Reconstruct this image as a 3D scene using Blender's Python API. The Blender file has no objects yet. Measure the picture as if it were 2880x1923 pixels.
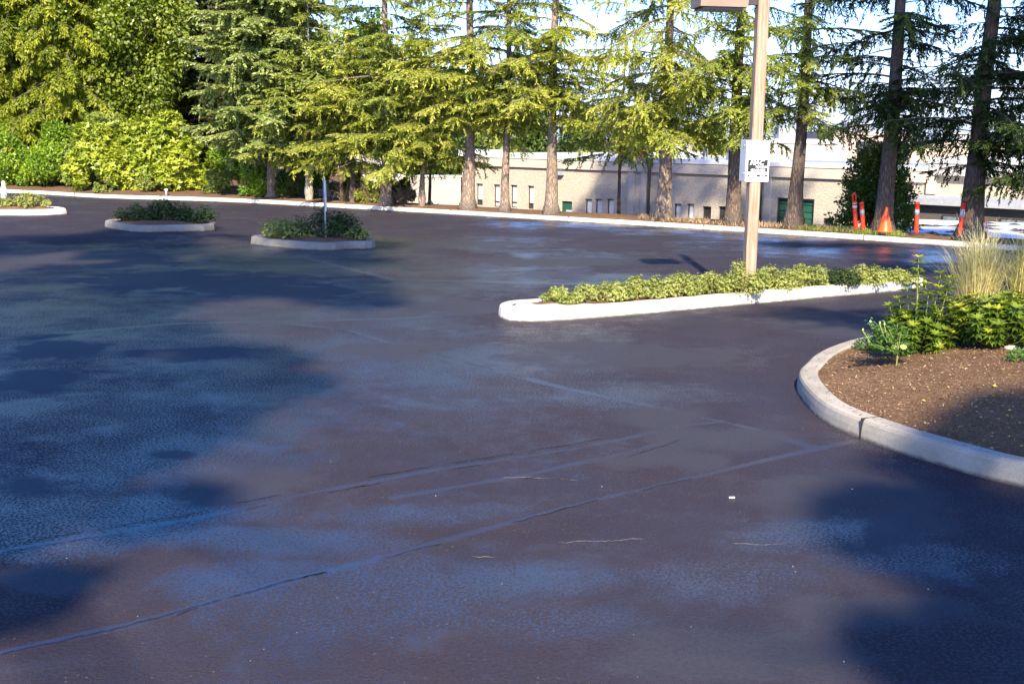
import bpy, math, random
import numpy as np
from mathutils import Vector, Matrix
R = math.radians
sc = bpy.context.scene

# ---------------------------------------------------------------- camera
F = 1150.0
H = 2.1
pitch = math.atan(206.5 / F)
roll = R(0.8)
rt = Vector((1, 0, 0)); up = Vector((0, math.sin(pitch), math.cos(pitch))); bk = Vector((0, -math.cos(pitch), math.sin(pitch)))
RX = math.cos(roll) * rt + math.sin(roll) * up
UX = -math.sin(roll) * rt + math.cos(roll) * up
cam_d = bpy.data.cameras.new('camera')
cam = bpy.data.objects.new('camera', cam_d)
sc.collection.objects.link(cam)
m = Matrix((RX, UX, bk)).transposed().to_4x4()
m.translation = (0, 0, H)
cam.matrix_world = m
cam_d.sensor_width = 36
cam_d.lens = 36 * F / 1024
cam_d.clip_start = 0.05
cam_d.clip_end = 6000
sc.camera = cam

# ---------------------------------------------------------------- light
EL, AZ = 38.0, 180.0          # sun behind the camera
w = bpy.data.worlds.new("World"); sc.world = w; w.use_nodes = True
nt = w.node_tree; nt.nodes.clear()
sky = nt.nodes.new('ShaderNodeTexSky'); sky.sky_type = 'NISHITA'; sky.sun_disc = False
sky.sun_elevation = R(EL); sky.sun_rotation = R(AZ); sky.air_density = 1.0; sky.dust_density = 1.2; sky.ozone_density = 3.0
bg = nt.nodes.new('ShaderNodeBackground'); bg.inputs[1].default_value = 0.115
wo = nt.nodes.new('ShaderNodeOutputWorld')
hsv = nt.nodes.new('ShaderNodeHueSaturation'); hsv.inputs['Saturation'].default_value = 1.42
tint_ = nt.nodes.new('ShaderNodeMix'); tint_.data_type = 'RGBA'; tint_.blend_type = 'MULTIPLY'; tint_.inputs[0].default_value = 1.0; tint_.inputs[7].default_value = (0.82, 0.92, 1.30, 1)
tcw = nt.nodes.new('ShaderNodeTexCoord'); sxw = nt.nodes.new('ShaderNodeSeparateXYZ'); nt.links.new(tcw.outputs['Generated'], sxw.inputs[0])
for key_, lo_, hi_ in (('Saturation', 0.60, 1.50), ('Value', 1.30, 1.0)):      # paler, hazier air near the horizon
    mr = nt.nodes.new('ShaderNodeMapRange'); mr.inputs[1].default_value = 0.0; mr.inputs[2].default_value = 0.22; mr.inputs[3].default_value = lo_; mr.inputs[4].default_value = hi_
    nt.links.new(sxw.outputs['Z'], mr.inputs[0]); nt.links.new(mr.outputs[0], hsv.inputs[key_])
nt.links.new(sky.outputs[0], hsv.inputs['Color']); nt.links.new(hsv.outputs[0], tint_.inputs[6]); nt.links.new(tint_.outputs[2], bg.inputs[0]); nt.links.new(bg.outputs[0], wo.inputs[0])
sd = bpy.data.lights.new('sun', 'SUN'); sd.energy = 5.0; sd.angle = R(0.9); sd.color = (1.0, 0.88, 0.67)
so = bpy.data.objects.new('sun', sd); sc.collection.objects.link(so)
sa = R(AZ)
sdir = Vector((math.sin(sa) * math.cos(R(EL)), math.cos(sa) * math.cos(R(EL)), math.sin(R(EL))))
so.rotation_euler = sdir.to_track_quat('Z', 'Y').to_euler()
sc.view_settings.view_transform = 'Standard'; sc.view_settings.look = 'None'
sc.view_settings.exposure = 1.2; sc.view_settings.gamma = 1.0
sc.cycles.max_bounces = 6; sc.cycles.diffuse_bounces = 3; sc.cycles.transparent_max_bounces = 4

# ---------------------------------------------------------------- helpers
def ray(x, y):
    x /= 2.293; y /= 2.293
    return RX * ((x - 512) / F) + UX * (-(y - 341.5) / F) - bk
def G(x, y, z=0.0):
    d = ray(x, y); t = (z - H) / d.z
    return Vector((0, 0, H)) + d * t

def lnk(o, parent=None):
    sc.collection.objects.link(o)
    if parent is not None: o.parent = parent
    return o
def tag(o, label=None, cat=None, group=None, kind=None):
    if label: o['label'] = label
    if cat: o['category'] = cat
    if group: o['group'] = group
    if kind: o['kind'] = kind
    return o
def thing(name, label, cat, loc=(0, 0, 0), rz=0.0, group=None):
    o = bpy.data.objects.new(name, None); o.empty_display_size = 0.2
    o.location = loc; o.rotation_euler = (0, 0, rz)
    lnk(o); tag(o, label, cat, group)
    return o

class MB:
    def __init__(s): s.v = []; s.f = []
    def add(s, vs, fs):
        n = len(s.v); s.v += [tuple(q) for q in vs]; s.f += [tuple(i + n for i in f) for f in fs]; return s
    def box(s, x0, x1, y0, y1, z0, z1, M=None):
        vs = [Vector((x, y, z)) for z in (z0, z1) for y in (y0, y1) for x in (x0, x1)]
        if M is not None: vs = [M @ q for q in vs]
        return s.add(vs, [(0, 2, 3, 1), (4, 5, 7, 6), (0, 1, 5, 4), (2, 6, 7, 3), (0, 4, 6, 2), (1, 3, 7, 5)])
    def cbox(s, x0, x1, y0, y1, z0, z1, b=0.01):   # box with chamfered edges all round
        bm_v = []
        cx, cy, cz = (x0 + x1) / 2, (y0 + y1) / 2, (z0 + z1) / 2
        hx, hy, hz = (x1 - x0) / 2, (y1 - y0) / 2, (z1 - z0) / 2
        idx = {}
        for sx in (-1, 1):
            for sy in (-1, 1):
                for sz in (-1, 1):
                    idx[(sx, sy, sz, 0)] = len(bm_v); bm_v.append((cx + sx * hx, cy + sy * (hy - b), cz + sz * (hz - b)))
                    idx[(sx, sy, sz, 1)] = len(bm_v); bm_v.append((cx + sx * (hx - b), cy + sy * hy, cz + sz * (hz - b)))
                    idx[(sx, sy, sz, 2)] = len(bm_v); bm_v.append((cx + sx * (hx - b), cy + sy * (hy - b), cz + sz * hz))
        f = []
        for q in (-1, 1):
            o = lambda l: l if q > 0 else l[::-1]
            f.append(o([idx[(q, -1, -1, 0)], idx[(q, 1, -1, 0)], idx[(q, 1, 1, 0)], idx[(q, -1, 1, 0)]]))
            f.append(o([idx[(-1, q, -1, 1)], idx[(-1, q, 1, 1)], idx[(1, q, 1, 1)], idx[(1, q, -1, 1)]]))
            f.append(o([idx[(-1, -1, q, 2)], idx[(1, -1, q, 2)], idx[(1, 1, q, 2)], idx[(-1, 1, q, 2)]]))
        for a in (-1, 1):
            for c in (-1, 1):
                f.append([idx[(a, c, -1, 0)], idx[(a, c, 1, 0)], idx[(a, c, 1, 1)], idx[(a, c, -1, 1)]])
                f.append([idx[(a, -1, c, 0)], idx[(a, 1, c, 0)], idx[(a, 1, c, 2)], idx[(a, -1, c, 2)]])
                f.append([idx[(-1, a, c, 1)], idx[(1, a, c, 1)], idx[(1, a, c, 2)], idx[(-1, a, c, 2)]])
                for e in (-1, 1):
                    f.append([idx[(a, c, e, 0)], idx[(a, c, e, 1)], idx[(a, c, e, 2)]])
        return s.add(bm_v, f)
    def tube(s, pts, rad, n=6, cap=True, jit=0.0, rng=None):
        pts = [Vector(q) for q in pts]; rings = []; fs = []; vs = []
        a = None
        for i, q in enumerate(pts):
            t = (pts[min(i + 1, len(pts) - 1)] - pts[max(i - 1, 0)])
            if t.length < 1e-9: t = Vector((0, 0, 1))
            t.normalize()
            if a is None: a = t.orthogonal().normalized()
            else:
                a = a - t * a.dot(t)
                a = a.normalized() if a.length > 1e-6 else t.orthogonal().normalized()
            b = t.cross(a)
            for k in range(n):
                th = 2 * math.pi * k / n
                rr = rad[i] * (1 + (rng.uniform(-jit, jit) if rng else 0))
                vs.append(q + a * (rr * math.cos(th)) + b * (rr * math.sin(th)))
        for i in range(len(pts) - 1):
            for k in range(n):
                k2 = (k + 1) % n
                fs.append((i * n + k, i * n + k2, (i + 1) * n + k2, (i + 1) * n + k))
        if cap:
            fs.append(tuple(range(n))[::-1]); fs.append(tuple((len(pts) - 1) * n + k for k in range(n)))
        return s.add(vs, fs)
    def lathe(s, prof, n=24, c=(0, 0, 0), M=None):
        vs = []; fs = []
        for (r, z) in prof:
            for k in range(n):
                th = 2 * math.pi * k / n
                q = Vector((c[0] + r * math.cos(th), c[1] + r * math.sin(th), c[2] + z))
                vs.append(M @ q if M is not None else q)
        for i in range(len(prof) - 1):
            for k in range(n):
                k2 = (k + 1) % n
                fs.append((i * n + k, i * n + k2, (i + 1) * n + k2, (i + 1) * n + k))
        fs.append(tuple(range(n))[::-1]); fs.append(tuple((len(prof) - 1) * n + k for k in range(n)))
        return s.add(vs, fs)
    def build(s, name, mat, parent=None, smooth=False):
        me = bpy.data.meshes.new(name); me.from_pydata(s.v, [], s.f); me.update()
        if mat: me.materials.append(mat)
        if smooth: me.polygons.foreach_set('use_smooth', [True] * len(me.polygons))
        o = bpy.data.objects.new(name, me)
        return lnk(o, parent)

def mesh_np(name, V, Fq, mat, parent=None, attrs=None, smooth=False):
    me = bpy.data.meshes.new(name)
    nv, nf, k = len(V), len(Fq), Fq.shape[1]
    me.vertices.add(nv); me.vertices.foreach_set('co', V.astype(np.float32).ravel())
    me.loops.add(nf * k); me.loops.foreach_set('vertex_index', Fq.astype(np.int32).ravel())
    me.polygons.add(nf); me.polygons.foreach_set('loop_start', np.arange(0, nf * k, k, dtype=np.int32))
    me.polygons.foreach_set('loop_total', np.full(nf, k, dtype=np.int32))
    if smooth: me.polygons.foreach_set('use_smooth', np.ones(nf, dtype=bool))
    for an, (dom, arr) in (attrs or {}).items():
        at = me.attributes.new(an, 'FLOAT', dom); at.data.foreach_set('value', arr.astype(np.float32))
    me.update(); me.validate()
    if mat: me.materials.append(mat)
    return lnk(bpy.data.objects.new(name, me), parent)

def nrm(a): return a / np.maximum(np.linalg.norm(a, axis=1, keepdims=True), 1e-9)
def leaf_arrays(C, D, N, L, W, T, fold=0.0):
    D = nrm(D); S = nrm(np.cross(D, N)); N2 = np.cross(S, D)
    L = np.asarray(L)[:, None] * np.ones((len(C), 1)); W = np.asarray(W)[:, None] * np.ones((len(C), 1))
    mid = C + D * L * 0.45
    if fold > 0:
        V = np.stack([C, mid + S * W / 2 + N2 * W * fold, C + D * L - N2 * L * 0.08, mid - S * W / 2 + N2 * W * fold], 1)
    else:
        V = np.stack([C, mid + S * W / 2, C + D * L, mid - S * W / 2], 1)
    return V.reshape(-1, 3), np.arange(len(C) * 4).reshape(-1, 4), np.asarray(T)
def leaves(name, mat, parent, C, D, N, L, W, T, fold=0.0):
    V, Fq, T = leaf_arrays(C, D, N, L, W, T, fold)
    return mesh_np(name, V, Fq, mat, parent, {'tint': ('FACE', T)})

# ---------------------------------------------------------------- materials
MATS = {}
def newmat(name):
    mt = bpy.data.materials.new(name); mt.use_nodes = True
    n = mt.node_tree; b = n.nodes['Principled BSDF']; return mt, n, b
def node(n, t, **kw):
    q = n.nodes.new(t)
    for k, v in kw.items():
        if k == 'inp':
            for a, c in v.items(): q.inputs[a].default_value = c
        else: setattr(q, k, v)
    return q
def ramp(n, fac, stops):
    r = n.nodes.new('ShaderNodeValToRGB'); e = r.color_ramp.elements
    while len(e) < len(stops): e.new(0.5)
    for i, (p_, c) in enumerate(stops): e[i].position = p_; e[i].color = (*c, 1) if len(c) == 3 else c
    n.links.new(fac, r.inputs[0]); return r.outputs[0]
def noise(n, vec, scale, detail=4, rough=0.6, dist=0.0):
    q = node(n, 'ShaderNodeTexNoise', inp={'Scale': scale, 'Detail': detail, 'Roughness': rough, 'Distortion': dist})
    if vec is not None: n.links.new(vec, q.inputs['Vector'])
    return q.outputs['Fac']
def mixc(n, fac, a, b, mode='MIX'):
    q = node(n, 'ShaderNodeMix', data_type='RGBA', blend_type=mode)
    for s, v in ((0, fac), (6, a), (7, b)):
        if isinstance(v, (int, float)): q.inputs[s].default_value = v
        elif isinstance(v, tuple): q.inputs[s].default_value = (*v, 1)
        else: n.links.new(v, q.inputs[s])
    return q.outputs[2]
def math_(n, op, a, b=0.0, clamp=False):
    q = node(n, 'ShaderNodeMath', operation=op, use_clamp=clamp)
    for i, v in enumerate((a, b)):
        if isinstance(v, (int, float)): q.inputs[i].default_value = v
        else: n.links.new(v, q.inputs[i])
    return q.outputs[0]
def maprange(n, v, a, b, c, d):
    q = node(n, 'ShaderNodeMapRange', inp={1: a, 2: b, 3: c, 4: d}); n.links.new(v, q.inputs[0]); return q.outputs[0]
def objco(n): return n.nodes.new('ShaderNodeTexCoord').outputs['Object']
def bump(n, b, h, strength, dist):
    q = node(n, 'ShaderNodeBump', inp={'Strength': strength, 'Distance': dist}); n.links.new(h, q.inputs['Height'])
    n.links.new(q.outputs[0], b.inputs['Normal']); return q

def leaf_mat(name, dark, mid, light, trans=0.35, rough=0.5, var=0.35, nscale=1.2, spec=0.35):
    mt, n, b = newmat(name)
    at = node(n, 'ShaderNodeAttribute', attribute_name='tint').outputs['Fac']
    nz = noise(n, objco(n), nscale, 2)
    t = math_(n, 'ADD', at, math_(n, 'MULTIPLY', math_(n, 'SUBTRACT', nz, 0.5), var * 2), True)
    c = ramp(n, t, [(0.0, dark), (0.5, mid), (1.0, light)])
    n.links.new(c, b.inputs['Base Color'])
    b.inputs['Roughness'].default_value = rough; b.inputs['Specular IOR Level'].default_value = spec
    tr = n.nodes.new('ShaderNodeBsdfTranslucent')
    hs = node(n, 'ShaderNodeHueSaturation', inp={'Saturation': 1.15, 'Value': 1.2}); n.links.new(c, hs.inputs['Color'])
    n.links.new(hs.outputs[0], tr.inputs[0])
    mx = node(n, 'ShaderNodeMixShader', inp={0: trans})
    n.links.new(b.outputs[0], mx.inputs[1]); n.links.new(tr.outputs[0], mx.inputs[2])
    n.links.new(mx.outputs[0], n.nodes['Material Output'].inputs[0])
    return mt
def plain(name, col, rough=0.6, metal=0.0, nz=0.12, scale=6, bmp=0.0, spec=0.5, bscale=60):
    mt, n, b = newmat(name); co = objco(n)
    f = noise(n, co, scale, 5)
    lo = tuple(c * (1 - nz * 1.6) for c in col); hi = tuple(min(1, c * (1 + nz)) for c in col)
    n.links.new(ramp(n, f, [(0.3, lo), (0.7, hi)]), b.inputs['Base Color'])
    n.links.new(maprange(n, f, 0.3, 0.7, rough * 0.85, min(1, rough * 1.15)), b.inputs['Roughness'])
    b.inputs['Metallic'].default_value = metal; b.inputs['Specular IOR Level'].default_value = spec
    if bmp: bump(n, b, noise(n, co, bscale, 4), bmp, 0.01)
    return mt

def bark_mat(name, a, c):
    mt, n, b = newmat(name); co = objco(n)
    mp = node(n, 'ShaderNodeMapping', inp={'Scale': (14, 14, 3.5)}); n.links.new(co, mp.inputs[0])
    v = node(n, 'ShaderNodeTexVoronoi', feature='DISTANCE_TO_EDGE', inp={'Scale': 1.6}); n.links.new(mp.outputs[0], v.inputs['Vector'])
    f = noise(n, mp.outputs[0], 1.5, 6, 0.65)
    h = math_(n, 'ADD', math_(n, 'MULTIPLY', v.outputs['Distance'], 0.9), math_(n, 'MULTIPLY', f, 0.6))
    big = noise(n, co, 1.3, 3)
    col = ramp(n, h, [(0.2, a), (0.75, c)])
    col = mixc(n, maprange(n, big, 0.45, 0.7, 0, 0.55), col, (0.17, 0.165, 0.14))
    n.links.new(col, b.inputs['Base Color']); b.inputs['Roughness'].default_value = 0.9
    b.inputs['Specular IOR Level'].default_value = 0.2
    bump(n, b, h, 0.9, 0.03); return mt

def concrete_mat(name, base, edge=0.8):
    mt, n, b = newmat(name); co = objco(n)
    f1 = noise(n, co, 2.2, 6, 0.65); f2 = noise(n, co, 130, 3, 0.7)
    vor = node(n, 'ShaderNodeTexVoronoi', inp={'Scale': 160.0}); n.links.new(co, vor.inputs['Vector'])
    lo = tuple(c * 0.72 for c in base); hi = tuple(min(0.9, c * 1.1) for c in base)
    col = ramp(n, f1, [(0.3, lo), (0.62, hi)])
    col = mixc(n, maprange(n, f2, 0.35, 0.65, 0.5, 0.0), col, tuple(c * 0.42 for c in base))
    # black sealer splashes and grit near the foot
    sx = node(n, 'ShaderNodeSeparateXYZ'); n.links.new(co, sx.inputs[0])
    hgt = math_(n, 'ADD', sx.outputs['Z'], math_(n, 'MULTIPLY', noise(n, co, 9, 5, 0.7), -0.05))
    col = mixc(n, maprange(n, hgt, -0.018, 0.006, 0.85, 0.0), col, (0.05, 0.045, 0.042))
    st = noise(n, co, 24, 4, 0.75); st2 = noise(n, co, 4.5, 6, 0.8)
    col = mixc(n, maprange(n, st2, 0.56, 0.66, 0.0, 0.35), col, tuple(c * 0.45 for c in base))
    col = mixc(n, maprange(n, st, 0.66, 0.72, 0.0, 0.5), col, (0.16, 0.12, 0.09))
    n.links.new(col, b.inputs['Base Color']); b.inputs['Roughness'].default_value = 0.85
    b.inputs['Specular IOR Level'].default_value = 0.25
    bump(n, b, math_(n, 'ADD', f2, math_(n, 'MULTIPLY', f1, 1.5)), 0.45, 0.006)
    return mt

M_bark = bark_mat('bark_grey_brown', (0.09, 0.062, 0.046), (0.46, 0.35, 0.27))
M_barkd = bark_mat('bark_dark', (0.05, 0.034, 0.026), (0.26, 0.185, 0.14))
M_barkp = bark_mat('bark_pale', (0.18, 0.15, 0.12), (0.60, 0.52, 0.42))
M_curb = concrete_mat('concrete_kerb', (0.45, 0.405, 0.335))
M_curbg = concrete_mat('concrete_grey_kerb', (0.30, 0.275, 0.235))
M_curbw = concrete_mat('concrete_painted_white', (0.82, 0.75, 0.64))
M_needle = leaf_mat('needles_yellow_green', (0.085, 0.115, 0.02), (0.33, 0.37, 0.05), (0.62, 0.60, 0.14), 0.3, 0.55)
M_needle2 = leaf_mat('needles_mid_green', (0.065, 0.10, 0.02), (0.25, 0.31, 0.05), (0.54, 0.55, 0.13), 0.3, 0.55)
M_needle_shade = leaf_mat('needles_shade_darkened', (0.012, 0.028, 0.010), (0.035, 0.066, 0.016), (0.14, 0.19, 0.03), 0.25, 0.6)  # needle colour darkened to paint in the shade on the right-hand conifers
M_blue = leaf_mat('needles_blue_green', (0.08, 0.12, 0.03), (0.28, 0.35, 0.095), (0.54, 0.57, 0.22), 0.25, 0.6)
M_cedar = leaf_mat('cedar_sprays', (0.055, 0.085, 0.01), (0.20, 0.25, 0.018), (0.40, 0.42, 0.04), 0.3, 0.5)
M_birch = leaf_mat('birch_leaves', (0.045, 0.075, 0.006), (0.16, 0.22, 0.014), (0.42, 0.46, 0.08), 0.35, 0.38, spec=0.6)
M_shadeleaf = leaf_mat('shade_darkened_leaves', (0.02, 0.028, 0.006), (0.05, 0.062, 0.012), (0.13, 0.14, 0.02), 0.3, 0.5)  # leaf colour darkened to stand in for shade between birch and spruce
M_laurel = leaf_mat('laurel_leaves', (0.05, 0.10, 0.007), (0.17, 0.29, 0.015), (0.42, 0.52, 0.05), 0.3, 0.35, spec=0.6)
M_rhodo = leaf_mat('rhododendron_leaves', (0.06, 0.10, 0.010), (0.30, 0.37, 0.03), (0.62, 0.62, 0.08), 0.3, 0.4, spec=0.5)
M_olive = leaf_mat('olive_leaves', (0.09, 0.13, 0.02), (0.25, 0.32, 0.06), (0.46, 0.48, 0.13), 0.3, 0.45)
M_under = leaf_mat('undergrowth_leaves', (0.02, 0.045, 0.008), (0.06, 0.11, 0.015), (0.18, 0.25, 0.03), 0.3, 0.5)
M_low = leaf_mat('low_shrub_leaves', (0.10, 0.12, 0.025), (0.32, 0.36, 0.085), (0.58, 0.58, 0.20), 0.3, 0.5, nscale=5)
M_lowd = leaf_mat('dark_juniper', (0.018, 0.035, 0.012), (0.04, 0.075, 0.02), (0.10, 0.14, 0.03), 0.25, 0.6, nscale=4)
M_pieris = leaf_mat('pieris_leaves', (0.045, 0.085, 0.010), (0.18, 0.26, 0.025), (0.60, 0.58, 0.07), 0.35, 0.35, 0.2, 3, 0.6)
M_pierisg = leaf_mat('deep_shrub_leaves', (0.03, 0.08, 0.015), (0.09, 0.20, 0.035), (0.24, 0.36, 0.08), 0.3, 0.35, 0.2, 3, 0.6)
M_grass = leaf_mat('ornamental_grass_blades', (0.34, 0.33, 0.09), (0.68, 0.62, 0.26), (0.92, 0.80, 0.50), 0.35, 0.55, 0.25, 4)
M_dryg = leaf_mat('dry_grass', (0.16, 0.10, 0.05), (0.40, 0.27, 0.15), (0.60, 0.45, 0.28), 0.3, 0.7)
M_chip = leaf_mat('bark_chips', (0.055, 0.030, 0.014), (0.28, 0.16, 0.08), (0.62, 0.42, 0.25), 0.0, 0.8, 0.15)
M_yleaf = leaf_mat('fallen_leaves', (0.35, 0.10, 0.03), (0.55, 0.38, 0.06), (0.75, 0.62, 0.15), 0.2, 0.6, 0.1)
M_twig = plain('twig_wood', (0.20, 0.14, 0.09), 0.85)
M_stem = plain('green_stem', (0.22, 0.26, 0.08), 0.6)
M_white = plain('white_painted_metal', (0.80, 0.80, 0.80), 0.35, nz=0.03)
M_black = plain('black_print', (0.02, 0.02, 0.022), 0.5, nz=0.05)
M_greyp = plain('faded_grey_print', (0.42, 0.42, 0.42), 0.5, nz=0.05)
M_fix = plain('brown_painted_metal', (0.30, 0.225, 0.17), 0.5, nz=0.05)
M_fixd = plain('dark_lens', (0.06, 0.045, 0.04), 0.25, nz=0.1)
M_steel = plain('galvanised_steel', (0.42, 0.43, 0.44), 0.35, 0.8, nz=0.1, scale=20)
M_orange = plain('orange_plastic', (0.92, 0.05, 0.012), 0.42, nz=0.06, scale=12)
M_orange2 = plain('cone_orange_plastic', (1.0, 0.12, 0.02), 0.42, nz=0.06, scale=12)
M_tape = plain('reflective_white_tape', (0.78, 0.78, 0.78), 0.3, nz=0.08, scale=20)
M_tapeg = plain('worn_grey_tape', (0.5, 0.5, 0.52), 0.4, nz=0.25, scale=30)
M_rub = plain('black_rubber', (0.035, 0.032, 0.03), 0.75)
M_rock = plain('pale_stone', (0.55, 0.45, 0.34), 0.85, nz=0.2, bmp=0.4)
M_soilw = plain('asphalt_scraps', (0.62, 0.60, 0.55), 0.8)

def wood_mat():
    mt, n, b = newmat('weathered_timber'); co = objco(n)
    mp = node(n, 'ShaderNodeMapping', inp={'Scale': (26, 26, 1.1)}); n.links.new(co, mp.inputs[0])
    f = noise(n, mp.outputs[0], 2.0, 6, 0.6, 0.4); g = noise(n, co, 2.4, 4)
    col = ramp(n, f, [(0.3, (0.22, 0.147, 0.090)), (0.5, (0.335, 0.235, 0.158)), (0.72, (0.50, 0.40, 0.30))])
    col = mixc(n, maprange(n, g, 0.5, 0.75, 0, 0.4), col, (0.44, 0.37, 0.32))
    v = node(n, 'ShaderNodeTexVoronoi', inp={'Scale': 2.6}); n.links.new(co, v.inputs['Vector'])
    col = mixc(n, maprange(n, v.outputs['Distance'], 0.03, 0.055, 0.7, 0.0), col, (0.12, 0.07, 0.045))
    n.links.new(col, b.inputs['Base Color']); b.inputs['Roughness'].default_value = 0.75
    bump(n, b, f, 0.4, 0.006); return mt
M_wood = wood_mat()

def asphalt_mat():
    mt, n, b = newmat('fresh_sealed_asphalt'); co = objco(n)
    pool = node(n, 'ShaderNodeAttribute', attribute_name='pool').outputs['Fac']
    seam = node(n, 'ShaderNodeAttribute', attribute_name='seam').outputs['Fac']
    weta = node(n, 'ShaderNodeAttribute', attribute_name='wet').outputs['Fac']
    n1 = noise(n, co, 0.4, 5, 0.6, 0.8); n2 = noise(n, co, 1.5, 6, 0.65, 0.6)
    edge = noise(n, co, 1.6, 7, 0.62, 0.5)
    e0 = math_(n, 'SUBTRACT', edge, 0.5)
    pl = maprange(n, math_(n, 'ADD', pool, math_(n, 'MULTIPLY', e0, 1.5)), 0.38, 0.62, 0, 1)
    patchy = noise(n, co, 0.7, 3, 0.5)
    sm = maprange(n, math_(n, 'ADD', math_(n, 'MULTIPLY', seam, maprange(n, patchy, 0.38, 0.58, 0.85, 1.05)), math_(n, 'MULTIPLY', e0, 1.3)), 0.42, 0.72, 0, 1)
    mid = noise(n, co, 5.5, 5, 0.7, 0.3); micro = noise(n, co, 48, 4, 0.75)
    wt = maprange(n, math_(n, 'ADD', weta, math_(n, 'ADD', math_(n, 'MULTIPLY', math_(n, 'SUBTRACT', n1, 0.5), 2.2), math_(n, 'ADD', math_(n, 'MULTIPLY', math_(n, 'SUBTRACT', mid, 0.5), 1.1), math_(n, 'MULTIPLY', math_(n, 'SUBTRACT', micro, 0.5), 1.2)))), 0.08, 0.62, 0, 1)
    wt = math_(n, 'MAXIMUM', wt, math_(n, 'MULTIPLY', sm, 0.38))
    wt = math_(n, 'MULTIPLY', wt, math_(n, 'SUBTRACT', 1.0, math_(n, 'MULTIPLY', pl, 0.93)))
    p2 = maprange(n, n2, 0.56, 0.66, 0, 1)
    smooth = math_(n, 'MAXIMUM', math_(n, 'MAXIMUM', pl, sm), math_(n, 'MULTIPLY', p2, 0.75), True)
    inv = math_(n, 'SUBTRACT', 1.0, math_(n, 'MULTIPLY', smooth, 0.7), True)
    col = ramp(n, n2, [(0.3, (0.028, 0.024, 0.037)), (0.55, (0.037, 0.032, 0.047)), (0.75, (0.048, 0.043, 0.057))])
    col = mixc(n, math_(n, 'MULTIPLY', pl, 0.7), col, (0.050, 0.048, 0.054))
    col = mixc(n, math_(n, 'MULTIPLY', wt, 0.6), col, (0.026, 0.025, 0.034))
    v = node(n, 'ShaderNodeTexVoronoi', inp={'Scale': 75.0, 'Randomness': 1.0}); n.links.new(co, v.inputs['Vector'])
    vr = node(n, 'ShaderNodeSeparateColor'); n.links.new(v.outputs['Color'], vr.inputs[0])
    gritm = noise(n, co, 0.8, 4, 0.6)
    speck = math_(n, 'MULTIPLY', math_(n, 'GREATER_THAN', vr.outputs[0], 0.988), math_(n, 'LESS_THAN', v.outputs['Distance'], 0.34))
    speck = math_(n, 'MULTIPLY', math_(n, 'MULTIPLY', speck, maprange(n, gritm, 0.46, 0.6, 0.05, 1)), inv)
    col = mixc(n, speck, col, (0.34, 0.29, 0.22))
    rg = noise(n, co, 58, 4, 0.7)
    dens = maprange(n, gritm, 0.35, 0.65, 0.55, 0.43)
    pit = maprange(n, math_(n, 'SUBTRACT', rg, dens), -0.02, 0.03, 0, 1)
    pit = math_(n, 'MULTIPLY', pit, inv)
    col = mixc(n, math_(n, 'MULTIPLY', pit, 0.6), col, (0.050, 0.038, 0.044))
    col = mixc(n, maprange(n, micro, 0.42, 0.62, 0.0, 0.45), col, (0.020, 0.018, 0.024))
    n.links.new(col, b.inputs['Base Color'])
    rr = maprange(n, wt, 0, 1, 0.56, 0.30)
    rr = math_(n, 'ADD', rr, math_(n, 'MULTIPLY', pit, 0.3), True)
    n.links.new(rr, b.inputs['Roughness'])
    sp = math_(n, 'MULTIPLY', maprange(n, wt, 0, 1, 0.34, 1.0), math_(n, 'SUBTRACT', 1.0, math_(n, 'MULTIPLY', pit, 0.75)))
    n.links.new(sp, b.inputs['Specular IOR Level'])
    n.links.new(math_(n, 'MULTIPLY', math_(n, 'MULTIPLY', wt, 1.0), math_(n, 'SUBTRACT', 1.0, pit, True)), b.inputs['Coat Weight'])
    b.inputs['Coat Roughness'].default_value = 0.33; b.inputs['Coat IOR'].default_value = 1.75
    fine = noise(n, co, 70, 3, 0.7)
    h = math_(n, 'MULTIPLY', math_(n, 'ADD', math_(n, 'MULTIPLY', fine, 1.0), math_(n, 'MULTIPLY', rg, -1.2)), maprange(n, smooth, 0, 1, 1.0, 0.10))
    h = math_(n, 'ADD', h, math_(n, 'MULTIPLY', n2, 1.0))
    h = math_(n, 'ADD', h, math_(n, 'MULTIPLY', smooth, 0.3))
    bump(n, b, h, 0.55, 0.011)
    return mt
M_asph = asphalt_mat()
M_crack = plain('dark_crack', (0.015, 0.013, 0.015), 0.6)
M_crackw = plain('pale_grit_in_crack', (0.34, 0.28, 0.22), 0.9, nz=0.3, scale=40)

def mulch_mat(name, a, c, d, scale=1.0):
    mt, n, b = newmat(name); co = objco(n)
    mp = node(n, 'ShaderNodeMapping', inp={'Scale': (60 * scale, 60 * scale, 60 * scale)}); n.links.new(co, mp.inputs[0])
    f = noise(n, mp.outputs[0], 1.0, 5, 0.7, 1.2); g = noise(n, co, 2.0, 4)
    col = ramp(n, math_(n, 'ADD', math_(n, 'MULTIPLY', f, 0.8), math_(n, 'MULTIPLY', g, 0.2)), [(0.3, a), (0.52, c), (0.7, d)])
    n.links.new(col, b.inputs['Base Color']); b.inputs['Roughness'].default_value = 0.95
    b.inputs['Specular IOR Level'].default_value = 0.15
    bump(n, b, f, 0.9, 0.02); return mt
M_mulch = mulch_mat('bark_mulch', (0.05, 0.028, 0.014), (0.20, 0.115, 0.062), (0.38, 0.24, 0.145))
M_soil = mulch_mat('needle_litter_soil', (0.06, 0.035, 0.02), (0.16, 0.095, 0.055), (0.30, 0.19, 0.12), 0.4)

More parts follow.
